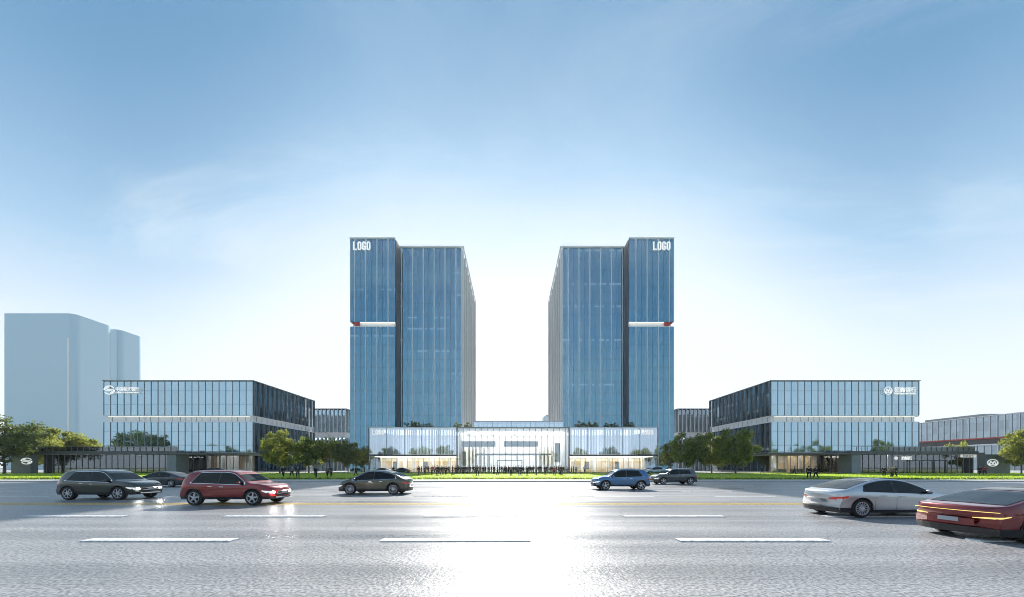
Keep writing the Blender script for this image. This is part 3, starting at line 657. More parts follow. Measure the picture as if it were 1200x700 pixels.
place(1, 834, 98, 11.6, 'olive tree in the middle of the right tree row', G2, .9)
place(0, 862, 86, 11.4, 'green tree overlapping the corner of the right office block', G2, .95, 2.0)
place(2, 786, 104, 9.6, 'dark tree at the foot of the right tower', G2, .75)
place(2, 846, 112, 9.0, 'dark tree showing between the right row trees', G2, .8)
place(1, 1197, 84, 10.9, 'tall olive tree standing right of the oval M sign wall', G2, .72, 1.0)
place(0, 1216, 90, 11.6, 'green tree cut by the right edge of the picture', G2)
place(3, 1122, 112, 9.6, 'small tree top rising behind the right pavilion roof', G2, .6)
# saplings seen through the left pavilion glass
for i, px in enumerate((150, 168, 228, 262)):
    place(3, px, 120, 6.5, ('thin green sapling behind the left pavilion glass, first from the left', 'thin green sapling behind the left pavilion glass, second from the left',
          'thin sapling behind the left office ground floor glass, third from the left', 'thin sapling behind the left office ground floor glass, fourth from the left')[i], 'saplings behind the left pavilion', .5) if px < 170 else None
# low shrubs on the podium roof
shr = make_tree(11, 1.3, .9, 1.0, leafB, 16, 900, .13)
shr.name = 'roof_shrub'
first = True
for px, lab in ((482, 'leftmost'), (491, 'second'), (503, 'third'), (536, 'fourth'), (548, 'fifth, sunlit'), (679, 'sixth'), (689, 'seventh'), (696, 'eighth'), (712, 'ninth'), (720, 'tenth'), (737, 'rightmost')):
    o = shr if first else copy_tree(shr); first = False
    o.name = 'roof_shrub'; D = 104; s = random.uniform(1.0, 1.3)
    o.location = (X(px, D), D, 13.28); o.scale = (s*1.15, s, s); o.rotation_euler = (0, 0, random.random()*6)
    o['label'] = 'dark shrub on the podium roof, %s of the eleven from the left' % lab if lab not in ('leftmost', 'rightmost') else 'dark shrub on the podium roof, %s of all' % lab
    o['category'] = 'shrub'; o['group'] = 'shrubs on the podium roofs'
# street trees on the near side of the road, seen mirrored in the facades
wordy = ['first', 'second', 'third', 'fourth', 'fifth', 'sixth', 'seventh', 'eighth', 'ninth', 'tenth', 'eleventh', 'twelfth', 'thirteenth', 'fourteenth', 'fifteenth', 'sixteenth', 'seventeenth', 'eighteenth', 'nineteenth', 'twentieth',
         'twenty-first', 'twenty-second', 'twenty-third', 'twenty-fourth', 'twenty-fifth', 'twenty-sixth', 'twenty-seventh', 'twenty-eighth', 'twenty-ninth', 'thirtieth', 'thirty-first', 'thirty-second', 'thirty-third', 'thirty-fourth', 'thirty-fifth',
         'thirty-sixth', 'thirty-seventh', 'thirty-eighth', 'thirty-ninth', 'fortieth', 'forty-first', 'forty-second', 'forty-third', 'forty-fourth', 'forty-fifth', 'forty-sixth', 'forty-seventh', 'forty-eighth', 'forty-ninth', 'fiftieth']
wordy += ['fifty-'+w_ for w_ in wordy[:9]]+['sixtieth']+['sixty-'+w_ for w_ in wordy[:9]]+['seventieth']
k = 0
for i in range(22):
    x = -210+i*20+random.uniform(-5, 5)
    if abs(x) < 14: continue
    place(i % 4, 0, 0, random.uniform(13, 19), 'street tree across the road mirrored in the facades, %s from the left' % wordy[k], 'street trees behind the camera', xyz=(x, -46+random.uniform(-6, 6), .1), name='street_tree'); k += 1

# low hedge strips along the lawn
def hedge(x0, x1, y0, y1, h, label):
    rnd = random.Random(int(x0)); bm = bmesh.new()
    addbox(bm, x0, x1, y0+.1, y1-.1, .1, h*.8)
    for _ in range(int((x1-x0)*45)):
        p = Vector((rnd.uniform(x0, x1), rnd.uniform(y0, y1), .15+h*rnd.random()**.5)); s = .1
        u = Vector((rnd.gauss(0, 1), rnd.gauss(0, 1), rnd.gauss(0, 1))).normalized(); v = u.orthogonal().normalized()
        bm.faces.new([bm.verts.new(p+q) for q in (-u*s, v*s*.6, u*s, -v*s*.6)])
    return tag(obj('hedge', bm, leafB), label, 'hedge', 'low clipped hedges')
hedge(-36, 41, 95, 96.2, .24, 'low dark hedge line at the far lawn edge before the lobby')
hedge(-140, 140, 46.9, 47.4, .2, 'long low dark hedge at the road side edge of the lawn')

# ------------------------------------------------------------------ cars
tyre_m = mat('tyre_rubber', (.02, .02, .02), .75, var=.2, scale=8)
rim_m = mat('alloy_rim', (.60, .62, .64), .3, .35, var=.05)
rimdark = mat('brake_dark', (.03, .03, .03), .5, .4, var=.1)
trim_m = mat('black_trim', (.018, .018, .02), .45, var=.1)
chrome = mat('chrome', (.8, .8, .8), .12, 1, var=0)
carglass = mat('car_window', (.01, .012, .012), .03, 0, var=0, spec=.3)
head_m = mat('headlight_lens', (.75, .78, .8), .1, .3, emit=(1, .98, .94), estr=.25, var=0, coat=1)
head_on = mat('headlight_lit', (.8, .8, .8), .1, emit=(1, .98, .95), estr=150, var=0)
tail_m = mat('tail_light', (.45, .015, .01), .2, emit=(1, .06, .03), estr=.06, var=0, coat=1)
tail_y = mat('tail_strip_lit', (.8, .5, .1), .2, emit=(1, .75, .25), estr=.45, var=0)
plate_m = mat('number_plate', (.35, .38, .42), .4, var=.05)
def paint(name, c, metal=.5, rough=.28): return mat(name, c, rough, metal, var=.03, scale=3, coat=1)
def interp(P, x):
    if x <= P[0][0]: return P[0][1]
    for (a, b), (c, d) in zip(P, P[1:]):
        if x <= c:
            u = (x-a)/(c-a) if c > a else 0
            return b+(d-b)*u
    return P[-1][1]
def smooth_prof(P):
    """catmull-rom resample of a polyline"""
    out = []
    for i in range(len(P)-1):
        p0 = P[max(0, i-1)]; p1 = P[i]; p2 = P[i+1]; p3 = P[min(len(P)-1, i+2)]
        for s in range(6):
            t = s/6; 
            x = p1[0]+(p2[0]-p1[0])*t
            m1 = (p2[1]-p0[1])/max(1e-6, p2[0]-p0[0])*(p2[0]-p1[0]); m2 = (p3[1]-p1[1])/max(1e-6, p3[0]-p1[0])*(p2[0]-p1[0])
            d = p2[1]-p1[1]
            for_ = 3*abs(d)
            m1 = max(-for_, min(for_, m1)) if d else 0; m2 = max(-for_, min(for_, m2)) if d else 0
            if m1*d < 0: m1 = 0
            if m2*d < 0: m2 = 0
            h = 2*t**3-3*t**2+1; z = h*p1[1]+(t**3-2*t**2+t)*m1+(1-h)*p2[1]+(t**3-t**2)*m2
            out.append((x, z))
    out.append(P[-1]); return out
TYPES = {
 'suv': dict(L=4.72, W=.955, wb=2.86, r=.375, tum=.36, sill=.33,
   top=[(-2.36, .70), (-2.34, .98), (-2.24, 1.12), (-1.98, 1.52), (-1.72, 1.64), (-1.0, 1.70), (-.1, 1.71), (.35, 1.65), (.62, 1.50), (1.08, 1.17), (1.22, 1.10), (1.75, 1.04), (2.12, .96), (2.30, .84), (2.36, .70)],
   belt=[(-2.36, .6), (-2.25, 1.0), (-1.9, 1.08), (-.5, 1.04), (.9, .99), (1.3, .97), (2.0, .88), (2.36, .62)],
   win=(-1.62, .98, .10), slant=1.5, pil=(-.28,), wsh=(.60, 1.10), rw=(-2.26, -1.98)),
 'crossover': dict(L=4.90, W=.99, wb=2.92, r=.385, tum=.42, sill=.27,
   top=[(-2.45, .72), (-2.43, .98), (-2.3, 1.08), (-2.0, 1.20), (-1.4, 1.47), (-.7, 1.63), (0, 1.67), (.4, 1.61), (.8, 1.42), (1.45, 1.07), (1.6, 1.01), (2.05, .90), (2.35, .76), (2.45, .62)],
   belt=[(-2.45, .62), (-2.3, .98), (-1.8, 1.06), (-.5, 1.0), (.9, .96), (1.6, .92), (2.1, .80), (2.45, .56)],
   win=(-1.62, 1.28, .10), pil=(-.15,), wsh=(.55, 1.48), rw=(-2.0, -1.35)),
 'sedan': dict(L=4.72, W=.93, wb=2.88, r=.345, tum=.46, sill=.21,
   top=[(-2.36, .66), (-2.34, .93), (-2.2, 1.0), (-1.95, 1.05), (-1.45, 1.22), (-.9, 1.38), (-.3, 1.45), (.2, 1.42), (.6, 1.30), (1.25, .98), (1.4, .93), (1.9, .83), (2.22, .70), (2.36, .56)],
   belt=[(-2.36, .58), (-2.25, .9), (-1.8, .96), (-.5, .93), (.9, .88), (1.4, .86), (2.0, .72), (2.36, .50)],
   win=(-1.35, 1.12, .085), pil=(-.2,), wsh=(.40, 1.30), rw=(-1.95, -.95)),
 'fastback': dict(L=5.0, W=.985, wb=3.02, r=.355, tum=.48, sill=.20, zs=.88,
   top=[(-2.5, .70), (-2.48, .98), (-2.38, 1.02), (-2.1, 1.06), (-1.5, 1.24), (-.9, 1.42), (-.3, 1.49), (.2, 1.46), (.7, 1.32), (1.35, 1.0), (1.5, .95), (2.0, .84), (2.35, .70), (2.5, .56)],
   belt=[(-2.5, .64), (-2.4, .93), (-1.9, .98), (-.5, .95), (.9, .90), (1.5, .87), (2.1, .73), (2.5, .50)],
   win=(-1.5, 1.2, .085), pil=(-.25,), wsh=(.5, 1.4), rw=(-2.1, -1.0)),
}
def spoke_rim(n, R_, w, yo):
    """alloy rim facing -y at local origin"""
    bm = bmesh.new(); N = 32
    prof = [(R_*1.0, 0), (R_*.99, -.05), (R_*.93, -.05), (R_*.90, -.02), (R_*.88, .06)]
    rings = [[bm.verts.new((r*math.cos(2*math.pi*k/N), y, r*math.sin(2*math.pi*k/N))) for k in range(N)] for r, y in prof]
    for A, B in zip(rings, rings[1:]):
        for k in range(N): bm.faces.new((A[k], A[(k+1) % N], B[(k+1) % N], B[k]))
    for i in range(n):
        a = 2*math.pi*i/n+.2; ca, sa = math.cos(a), math.sin(a)
        def P(r, t, y): return bm.verts.new((r*ca-t*sa, y, r*sa+t*ca))
        r0, r1 = .04, R_*.92
        f = [P(r0, -w*.8, -.045), P(r1, -w*.55, -.03), P(r1, w*.55, -.03), P(r0, w*.8, -.045)]; g = [P(r0, -w*.8, .0), P(r1, -w*.55, .02), P(r1, w*.55, .02), P(r0, w*.8, .0)]
        bm.faces.new(f); bm.faces.new(g[::-1])
        for k in range(4): bm.faces.new((f[k], g[k], g[(k+1) % 4], f[(k+1) % 4]))
    c = [bm.verts.new((.075*math.cos(2*math.pi*k/16), -.055, .075*math.sin(2*math.pi*k/16))) for k in range(16)]; d = [bm.verts.new((.085*math.cos(2*math.pi*k/16), .0, .085*math.sin(2*math.pi*k/16))) for k in range(16)]
    bm.faces.new(c); [bm.faces.new((c[k], d[k], d[(k+1) % 16], c[(k+1) % 16])) for k in range(16)]
    bmesh.ops.recalc_face_normals(bm, faces=bm.faces); return bm
def lathe_y(prof, N=32):
    bm = bmesh.new(); rings = [[bm.verts.new((r*math.cos(2*math.pi*k/N), y, r*math.sin(2*math.pi*k/N))) for k in range(N)] for r, y in prof]
    for A, B in zip(rings, rings[1:]):
        for k in range(N): bm.faces.new((A[k], A[(k+1) % N], B[(k+1) % N], B[k]))
    return bm
def make_car(kind, label, cat, loc, heading, pm, group='cars on the road', lit=False, two_tone=None, spokes=10, sw=.014, name='parked_car', tailstrip=False, chrome_trim=True):
    T = TYPES[kind]; L2 = T['L']/2; W = T['W']; r = T['r']; sill = T['sill']
    zs = T.get('zs', 1); top = smooth_prof([(x, z*zs) for x, z in T['top']]); belt0 = smooth_prof([(x, z*zs) for x, z in T['belt']]); xa = (-T['wb']/2-.02, T['wb']/2-.02); Ra = r+.055
    car = thing(name, label, cat, loc, group, 0 if heading > 0 else math.pi)
    def tp(x): return interp(top, x)
    def bl(x): return min(interp(belt0, x), tp(x)-.045)
    def bot(x):
        for a in xa:
            if abs(x-a) < Ra: return max(sill, r+math.sqrt(Ra*Ra-(x-a)**2))
        e = (L2-abs(x)); return sill+.0+max(0, .35-e)*.25
    def wp(x):
        e = max(0, abs(x)-(L2-.75))/.75
        return W*(1-.10*e**2)*(1-.02*(x/L2)**2)
    def warp(x, y):
        e = max(0, abs(x)-(L2-.62))/.62; k = (.30 if x > 0 else .22)*(abs(y)/W)**2.6
        return x-math.copysign(k*e**1.2, x)
    tum = T['tum']
    def sideY(x, z):
        w = wp(x); b = bl(x); s = sill
        if z <= b:
            u = (z-s)/max(.05, b-s)
            return w*interp([(-.5, .90), (0, .945), (.12, .975), (.4, .985), (.62, 1.0), (.74, 1.0), (.86, .985), (1, .955)], u)
        return w*.955-tum*(z-b)
    def section(x):
        w = wp(x); b = bl(x); t = tp(x); h = t-b; z0 = bot(x); pts = []
        for u in (0, .06, .2, .4, .55, .66, .74, .82, .92, 1): 
            z = z0+(b-z0)*u; pts.append((sideY(x, z), z))
        wb_ = w*.955
        yt = max(.3, wb_-tum*h*.92-.035)
        for u in (.3, .6, .85): pts.append((wb_-tum*h*u, b+h*u))
        pts += [(yt, b+h*.94), (yt*.9, b+h*.975), (yt*.7, b+h*.99), (yt*.35, t), (0, t+.006)]
        return pts, yt
    def topz(x, y):
        pts, yt = section(x); P = sorted([(q[0], q[1]) for q in pts[-5:]])
        return interp(P, abs(y))
    xs = set([-L2, L2])
    k = 0
    while k <= 60: xs.add(-L2+T['L']*k/60); k += 1
    for a in xa:
        for q in range(0, 17): xs.add(a-Ra*math.cos(math.pi*q/16)*.999)
        xs.add(a-Ra*1.002); xs.add(a+Ra*1.002)
    for e in (.01, .03, .06, .1, .15): xs.add(-L2+e); xs.add(L2-e)
    xs = sorted(xs); clean = [xs[0]]
    for x in xs[1:]:
        if x-clean[-1] > .003: clean.append(x)
    xs = clean
    bm = bmesh.new(); rows = []
    for x in xs:
        pts, yt = section(x)
        ring = [(y, z) for y, z in pts]+[(-y, z) for y, z in pts[-2::-1]]
        rows.append([bm.verts.new((warp(x, y), y, z)) for y, z in ring])
    for A, B in zip(rows, rows[1:]):
        for j in range(len(A)-1): bm.faces.new((A[j], B[j], B[j+1], A[j+1]))
    for row in (rows[0], rows[-1]):
        n = len(row)
        for j in range(n//2):
            try: bm.faces.new((row[j], row[j+1], row[n-2-j], row[n-1-j])) if j+1 != n-2-j else bm.faces.new((row[j], row[j+1], row[n-1-j]))
            except Exception: pass
    bmesh.ops.recalc_face_normals(bm, faces=bm.faces)
    body = obj('body', bm, pm, car, world=False, smooth=True)
    P_ = lambda nm, b, m, par=car, sm=True: obj(nm, b, m, par, world=False, smooth=sm)
    def side_panel(bm, x0, x1, zl, zh, off, n=24, both=True, side=None):
        for sg in ((-1, 1) if side is None else (side,)):
            prev = None
            for i in range(n+1):
                x = x0+(x1-x0)*i/n; lo, hi = zl(x), zh(x)
                if hi-lo < .004: hi = lo+.004
                col = []
                for q in range(4):
                    z = lo+(hi-lo)*q/3; y = sideY(x, z)+off; col.append(bm.verts.new((warp(x, y), sg*y, z)))
                if prev:
                    for q in range(3):
                        f = (prev[q], col[q], col[q+1], prev[q+1]); bm.faces.new(f if sg < 0 else f[::-1])
                prev = col
    # side windows, split at the pillars
    w0, w1, mg = T['win']
    cuts = sorted([w0]+list(T['pil'])+[w1])
    zl = lambda x: bl(x)+.025
    zh = lambda x: max(zl(x)+.004, min(tp(x)-mg, zl(x)+(x-w0)*T.get('slant', 9)))
    for sg in (-1, 1):
        bm = bmesh.new(); side_panel(bm, w0-.05, w1+.05, lambda x: zl(x)-.02, lambda x: zh(x)+.02, .002, 40, side=sg)
        P_('window_surround', bm, chrome if chrome_trim else trim_m)
        for a, b in zip(cuts, cuts[1:]):
            bm = bmesh.new(); side_panel(bm, a+.03, b-.03, zl, zh, .006, 24, side=sg); P_('side_window', bm, carglass)
        # black pillar applique
        bm = bmesh.new(); side_panel(bm, w0+.02, w1-.02, zl, zh, .004, 40, side=sg); P_('pillar_trim', bm, trim_m)
    def top_panel(x0, x1, dx, n=12, m=10, wd=.93):
        bm = bmesh.new(); prev = None
        for i in range(n+1):
            x = x0+(x1-x0)*i/n; yt = section(x)[1]*wd; col = []
            for j in range(m+1):
                y = -yt+2*yt*j/m; col.append(bm.verts.new((warp(x, y)+dx*.006, y, topz(x, y)+.008)))
            if prev:
                for j in range(m): bm.faces.new((prev[j], prev[j+1], col[j+1], col[j]))
            prev = col
        bmesh.ops.recalc_face_normals(bm, faces=bm.faces)
        return bm
    P_('windscreen', top_panel(T['wsh'][0], T['wsh'][1]-.02, 1), carglass)
    P_('rear_window', top_panel(T['rw'][0]+.02, T['rw'][1], -1), carglass)
    if two_tone or kind in ('sedan', 'fastback'):
        P_('roof_glass', top_panel(T['rw'][1]+.1, T['wsh'][0]-.1, 0, wd=.9), carglass)
    # lower cladding and arch lips
    bm = bmesh.new(); side_panel(bm, xa[0]+Ra, xa[1]-Ra, lambda x: sill-.01, lambda x: sill+.085, .008)
    P_('sill_trim', bm, trim_m)
    for a in xa:
        for sg in (-1, 1):
            bm = bmesh.new(); prev = None
            for q in range(25):
                an = math.pi*q/24; c_, s_ = math.cos(an), math.sin(an); col = []
                for rad, yo in ((Ra-.03, -.09), (Ra-.012, .012), (Ra+.03 if kind in ('suv', 'crossover') else Ra+.008, .010)):
                    x = a+rad*c_; z = max(sill, r+rad*s_); y = sideY(x, z)+yo; col.append(bm.verts.new((x, sg*y, z)))
                if prev:
                    for j in range(2): bm.faces.new((prev[j], col[j], col[j+1], prev[j+1]))
                prev = col
            P_('wheel_arch_trim', bm, trim_m)
    # under body with wheel housings
    bb = []
    bb.append((-L2+.25, L2-.25, -W*.80, W*.80, sill-.04, sill+.1)); bb.append((xa[0]-.45, xa[0]+.45, -W*.66, W*.66, sill-.03, .8)); bb.append((xa[1]-.45, xa[1]+.45, -W*.66, W*.66, sill-.03, .74))
    P_('underbody', boxes(bb), trim_m, sm=False)
    for a in xa:   # arch liners
        for sg in (-1, 1):
            bm = bmesh.new(); N = 16
            A = [bm.verts.new((a+(Ra-.005)*math.cos(math.pi*q/N), sg*W*.93, max(sill, r+(Ra-.005)*math.sin(math.pi*q/N)))) for q in range(N+1)]
            B = [bm.verts.new((a+(Ra-.005)*math.cos(math.pi*q/N), sg*W*.64, max(sill, r+(Ra-.005)*math.sin(math.pi*q/N)))) for q in range(N+1)]
            for q in range(N): bm.faces.new((A[q], A[q+1], B[q+1], B[q]))
            bm.faces.new(B); P_('wheel_housing', bm, trim_m)
    # front and rear lower bumper, grille, lamps
    def end_panel(sx, y0, y1, zl_, zh_, off, n=10, x_in=0):
        bm = bmesh.new(); prev = None
        for i in range(n+1):
            y = y0+(y1-y0)*i/n; col = []
            for q in range(3):
                z = zl_+(zh_-zl_)*q/2; x = sx*(L2-x_in); col.append(bm.verts.new((warp(x, y)+sx*off, y, z)))
            if prev:
                for q in range(2): bm.faces.new((prev[q], col[q], col[q+1], prev[q+1]))
            prev = col
        bmesh.ops.recalc_face_normals(bm, faces=bm.faces)
        return bm
    def bumper(sx, nm, z0, z1, m=trim_m):
        """dark lower skirt wrapping round the end"""
        bm = bmesh.new(); path = []
        for i in range(7): x = sx*(L2-.62+.62*i/6); y = sideY(x, .45)+.008; path.append((warp(x, y)+sx*.006, -y))
        yy = sideY(sx*L2, .45)
        for i in range(1, 8): y = -yy+2*yy*i/8; path.append((warp(sx*L2, y)+sx*.012, y))
        path += [(x, -y) for x, y in path[6::-1]]
        lo = [bm.verts.new((x*.985, y*.97, z0)) for x, y in path]; hi = [bm.verts.new((x, y, z1)) for x, y in path]
        for i in range(len(path)-1): bm.faces.new((lo[i], lo[i+1], hi[i+1], hi[i]))
        bm.faces.new(lo); bmesh.ops.recalc_face_normals(bm, faces=bm.faces)
        return P_(nm, bm, m, sm=False)
    bumper(1, 'front_bumper', sill-.03, sill+.10); bumper(-1, 'rear_bumper', sill-.03, sill+.15)
    zc = tp(L2)-.10
    fl = .66 if kind in ('suv',) else .5
    if kind == 'suv':
        gp = P_('grille', end_panel(1, -.42, .42, zc-.13, zc+.06, .008), trim_m)
        P_('grille_bar', end_panel(1, -.42, .42, zc-.055, zc-.025, .016), chrome, gp)
        P_('grille_bar', end_panel(1, -.44, .44, zc+.055, zc+.075, .014), chrome, gp)
        P_('lower_intake', end_panel(1, -.6, .6, sill+.13, sill+.22, .008), trim_m)
        P_('skid_plate', end_panel(1, -.55, .55, sill+.02, sill+.08, .03), chrome)
    else:
        P_('lower_intake', end_panel(1, -.6, .6, sill+.06, sill+.17, .016), trim_m)
    def lamp(sx, sg, xlen, z0, z1, ywid, m, nm, taper=.35):
        bm = bmesh.new(); xe = sx*L2
        n = 8; prev = None; cols = []
        # side part
        for i in range(n+1):
            x = xe-sx*xlen*(1-i/n); k_ = i/n; ym = sideY(x, (z0+z1)/2)+.007
            zz0 = z1-(z1-z0)*(taper+(1-taper)*k_)
            sh = (1-k_)*.035; cols.append([(warp(x, ym), ym, zz0+sh), (warp(x, ym), ym, (zz0+z1)/2+sh), (warp(x, ym), ym, z1+sh)])
        ye = sideY(xe, (z0+z1)/2)
        for i in range(1, 7):
            y = ye-ywid*i/6; k_ = 1-i/6*(1-taper)
            zz1 = z0+(z1-z0)*k_; X_ = warp(xe, y)+sx*.012; cols.append([(X_, y, z0), (X_, y, (z0+zz1)/2), (X_, y, zz1)])
        for c in cols:
            col = [bm.verts.new((p[0], sg*p[1], p[2])) for p in c]
            if prev:
                for q in range(2): bm.faces.new((prev[q], col[q], col[q+1], prev[q+1]))
            prev = col
        bmesh.ops.recalc_face_normals(bm, faces=bm.faces)
        return P_(nm, bm, m)
    zb = tp(L2); zr = tp(-L2)
    for sg in (-1, 1):
        hl = lamp(1, sg, .42, zb-.13, zb-.0, .26, head_m, 'headlight')
        b = bmesh.new(); bmesh.ops.create_icosphere(b, subdivisions=2, radius=.05 if lit else .035); bmesh.ops.translate(b, verts=b.verts, vec=(warp(L2, .66*W)-.012, sg*.64*W, zb-.07)); P_('bulb', b, head_on if lit else head_m, hl)
        if tailstrip:
            lamp(-1, sg, .26, zr-.025, zr+.02, .34, tail_y, 'tail_light', .4)
        else: lamp(-1, sg, .34, zr+.05 if kind == 'suv' else zr-.0, zr+.2 if kind == 'suv' else zr+.11, .24, tail_m, 'tail_light')
    if tailstrip:
        P_('light_bar', end_panel(-1, -.9*W, .9*W, zr+.13, zr+.146, .02, 14), tail_y)
        P_('rear_panel', end_panel(-1, -.5, .5, sill+.18, zr-.06, .008, 14), pm)
    P_('number_plate', end_panel(-1, -.22, .22, zr-.16, zr-.05, .02), plate_m); P_('number_plate', end_panel(1, -.22, .22, sill+.23, sill+.33, .024), plate_m)
    # door gaps, handles, mirrors
    gaps = [.5*(T['pil'][0]+T['pil'][-1]) if len(T['pil']) == 1 else T['pil'][0], w1-.08, xa[0]+Ra+.12 if len(T['pil']) > 1 else xa[0]+Ra+.08]
    for sg in (-1, 1):
        bm = bmesh.new()
        for g in gaps: side_panel(bm, g-.005, g+.005, lambda x: sill+.09, lambda x: bl(x)+.02, .003, 1, side=sg)
        P_('door_gap', bm, trim_m)
        for hx in (gaps[0]+.12, gaps[2]+.22):
            z = bl(hx)-.12; y = sideY(hx, z); bm = boxes([(hx-.02, hx+.18, sg*(y-.005), sg*(y+.028), z-.012, z+.016)]); P_('door_handle', bm, chrome if chrome_trim else pm, sm=False)
        mx_ = w1-.17; z = bl(mx_)+.08; y = sideY(mx_, z)
        bm = bmesh.new(); bmesh.ops.create_icosphere(bm, subdivisions=2, radius=1)
        for v in bm.verts: v.co = Vector((mx_+v.co.x*.085, sg*(y+.13)+v.co.y*.11, z+.03+v.co.z*.065))
        mo = P_('wing_mirror', bm, pm); P_('mirror_arm', boxes([(mx_-.03, mx_+.03, sg*(y-.03), sg*(y+.08), z-.02, z+.01)]), trim_m, mo, sm=False)
    if kind == 'suv':
        for sg in (-1, 1):
            bm = bmesh.new(); tube(bm, [(x, sg*(section(x)[1]*.93), topz(x, section(x)[1]*.93)+.035) for x in [-1.7+i*.19 for i in range(11)]], [.016]*11, 6); P_('roof_rail', bm, chrome)
        bm = bmesh.new(); addbox(bm, -2.16, -1.9, -.6, .6, 1.53, 1.56); P_('rear_spoiler', bm, pm, sm=False)
    # wheels
    for a in xa:
        for sg in (-1, 1):
            wh = lathe_y([(.001, 0), (r*.66, 0), (r*.66, .17)]); 
            tyre = lathe_y([(r*.69, -.02), (r*.74, -.045), (r*.93, -.045), (r*.985, -.03), (r, .0), (r, .16), (r*.97, .19), (r*.7, .2)])
            rim = spoke_rim(spokes, r*.72, sw, 0)
            for b in (wh, tyre, rim):
                for v in b.verts: v.co = Vector((v.co.x+a, sg*(W*.985-.05-v.co.y), v.co.z+r)) if sg > 0 else Vector((v.co.x+a, -(W*.985-.05)+v.co.y, v.co.z+r))
                bmesh.ops.recalc_face_normals(b, faces=b.faces)
            w_ = P_('wheel', wh, rimdark); P_('tyre', tyre, tyre_m, w_); P_('rim', rim, rim_m, w_, sm=False)
    return car
def carpos(px, py_contact, W=.95):
    D = 760/(py_contact-547); return (X(px, D), D+W, 0)
p_grey = paint('paint_graphite', (.05, .056, .046), .7); p_red = paint('paint_red', (.22, .006, .008), .25); p_bronze = paint('paint_bronze_grey', (.085, .085, .06), .7)
p_blue = paint('paint_blue', (.05, .16, .32), .55); p_dark = paint('paint_dark_grey', (.07, .08, .085), .7); p_silver = paint('paint_silver', (.50, .53, .56), .75, .3)
p_black = paint('paint_black_blue', (.035, .045, .055), .6); p_pale = paint('paint_pale_blue', (.35, .45, .55), .6)
make_car('suv', 'graphite grey SUV with lit headlights at the far left of the road', 'car', carpos(108.2, 586.2), 1, p_grey, lit=True, spokes=7, sw=.03, name='grey_suv')
make_car('suv', 'red SUV with lit headlights crossing the yellow line left of centre', 'car', carpos(261.2, 592.6), 1, p_red, lit=True, spokes=5, sw=.045, name='red_suv')
make_car('sedan', 'dark blue black saloon half hidden between the grey and red SUVs', 'car', (X(200, 31.6)-1.45, 32.5, 0), -1, p_black, name='dark_saloon', chrome_trim=False)
make_car('crossover', 'bronze grey crossover with sloping roof driving left before the lobby', 'car', carpos(435, 580), -1, p_bronze, spokes=12, sw=.014, name='crossover_car')
make_car('suv', 'blue SUV driving left, right of the lobby', 'car', carpos(730.5, 574.6), -1, p_blue, spokes=5, sw=.045, name='blue_suv')
make_car('suv', 'dark grey SUV behind and right of the blue SUV', 'car', carpos(793.4, 568.1), -1, p_dark, spokes=5, sw=.04, name='dark_suv')
make_car('sedan', 'silver fastback saloon with dark roof glass at the right, tail towards the lobby', 'car', (X(1010.5, 12.65)+1.46, 13.55, 0), 1, p_silver, spokes=15, sw=.012, name='silver_saloon', chrome_trim=False)
make_car('fastback', 'dark red and grey saloon with lit tail bar cut by the right edge', 'car', (14.32, 9.25, 0), 1, paint('paint_deep_red', (.16, .008, .01), .5), spokes=10, name='red_saloon', tailstrip=True, chrome_trim=False)
GP = 'cars parked near the buildings'
make_car('sedan', 'silver blue car parked on the plaza left, behind the crossover', 'car', (X(447, 84), 84, .16), -1, p_pale, GP, name='silver_blue_car', chrome_trim=False)
make_car('sedan', 'dark car parked right of the silver blue car on the plaza', 'car', (X(470.5, 92), 92, .16), -1, p_black, GP, name='dark_parked_car', chrome_trim=False)
make_car('suv', 'pale blue car parked behind the gap between the blue and dark SUVs', 'car', (X(767, 80), 80, .16), -1, p_pale, GP, name='pale_blue_car')
make_car('sedan', 'black car parked behind the pale blue car near the right wing', 'car', (X(762, 93), 93, .16), 1, p_black, GP, name='black_parked_car', chrome_trim=False)
make_car('sedan', 'black car parked under the left canopy, roof seen above the red SUV', 'car', (X(249, 83), 83, .16), -1, p_black, GP, name='black_canopy_car', chrome_trim=False)

# ------------------------------------------------------------------ people
cloth = {k: mat('cloth_'+k, c, .85, var=.15, scale=5) for k, c in dict(black=(.012, .013, .016), navy=(.02, .028, .05), grey=(.12, .12, .13), white=(.6, .6, .6), red=(.35, .03, .03), brown=(.08, .05, .035), blue=(.08, .16, .3)).items()}
skin_m = mat('skin', (.45, .29, .21), .6, var=.05); hair_m = mat('hair', (.015, .012, .01), .6, var=.1)
def skin_mesh(nodes, edges, root=0, sub=1):
    me = bpy.data.meshes.new('s'); me.from_pydata([n[0] for n in nodes], edges, []); o = bpy.data.objects.new('s', me); C.objects.link(o)
    md = o.modifiers.new('k', 'SKIN'); md.use_smooth_shade = True
    for i, n in enumerate(nodes):
        sv = me.skin_vertices[0].data[i]; sv.radius = n[1] if isinstance(n[1], tuple) else (n[1], n[1]); sv.use_root = (i == root)
    s = o.modifiers.new('u', 'SUBSURF'); s.levels = s.render_levels = sub
    bpy.context.view_layer.update(); out = bpy.data.meshes.new_from_object(o.evaluated_get(bpy.context.evaluated_depsgraph_get()))
    bpy.data.objects.remove(o); bpy.data.meshes.remove(me)
    for p in out.polygons: p.use_smooth = True
    return out
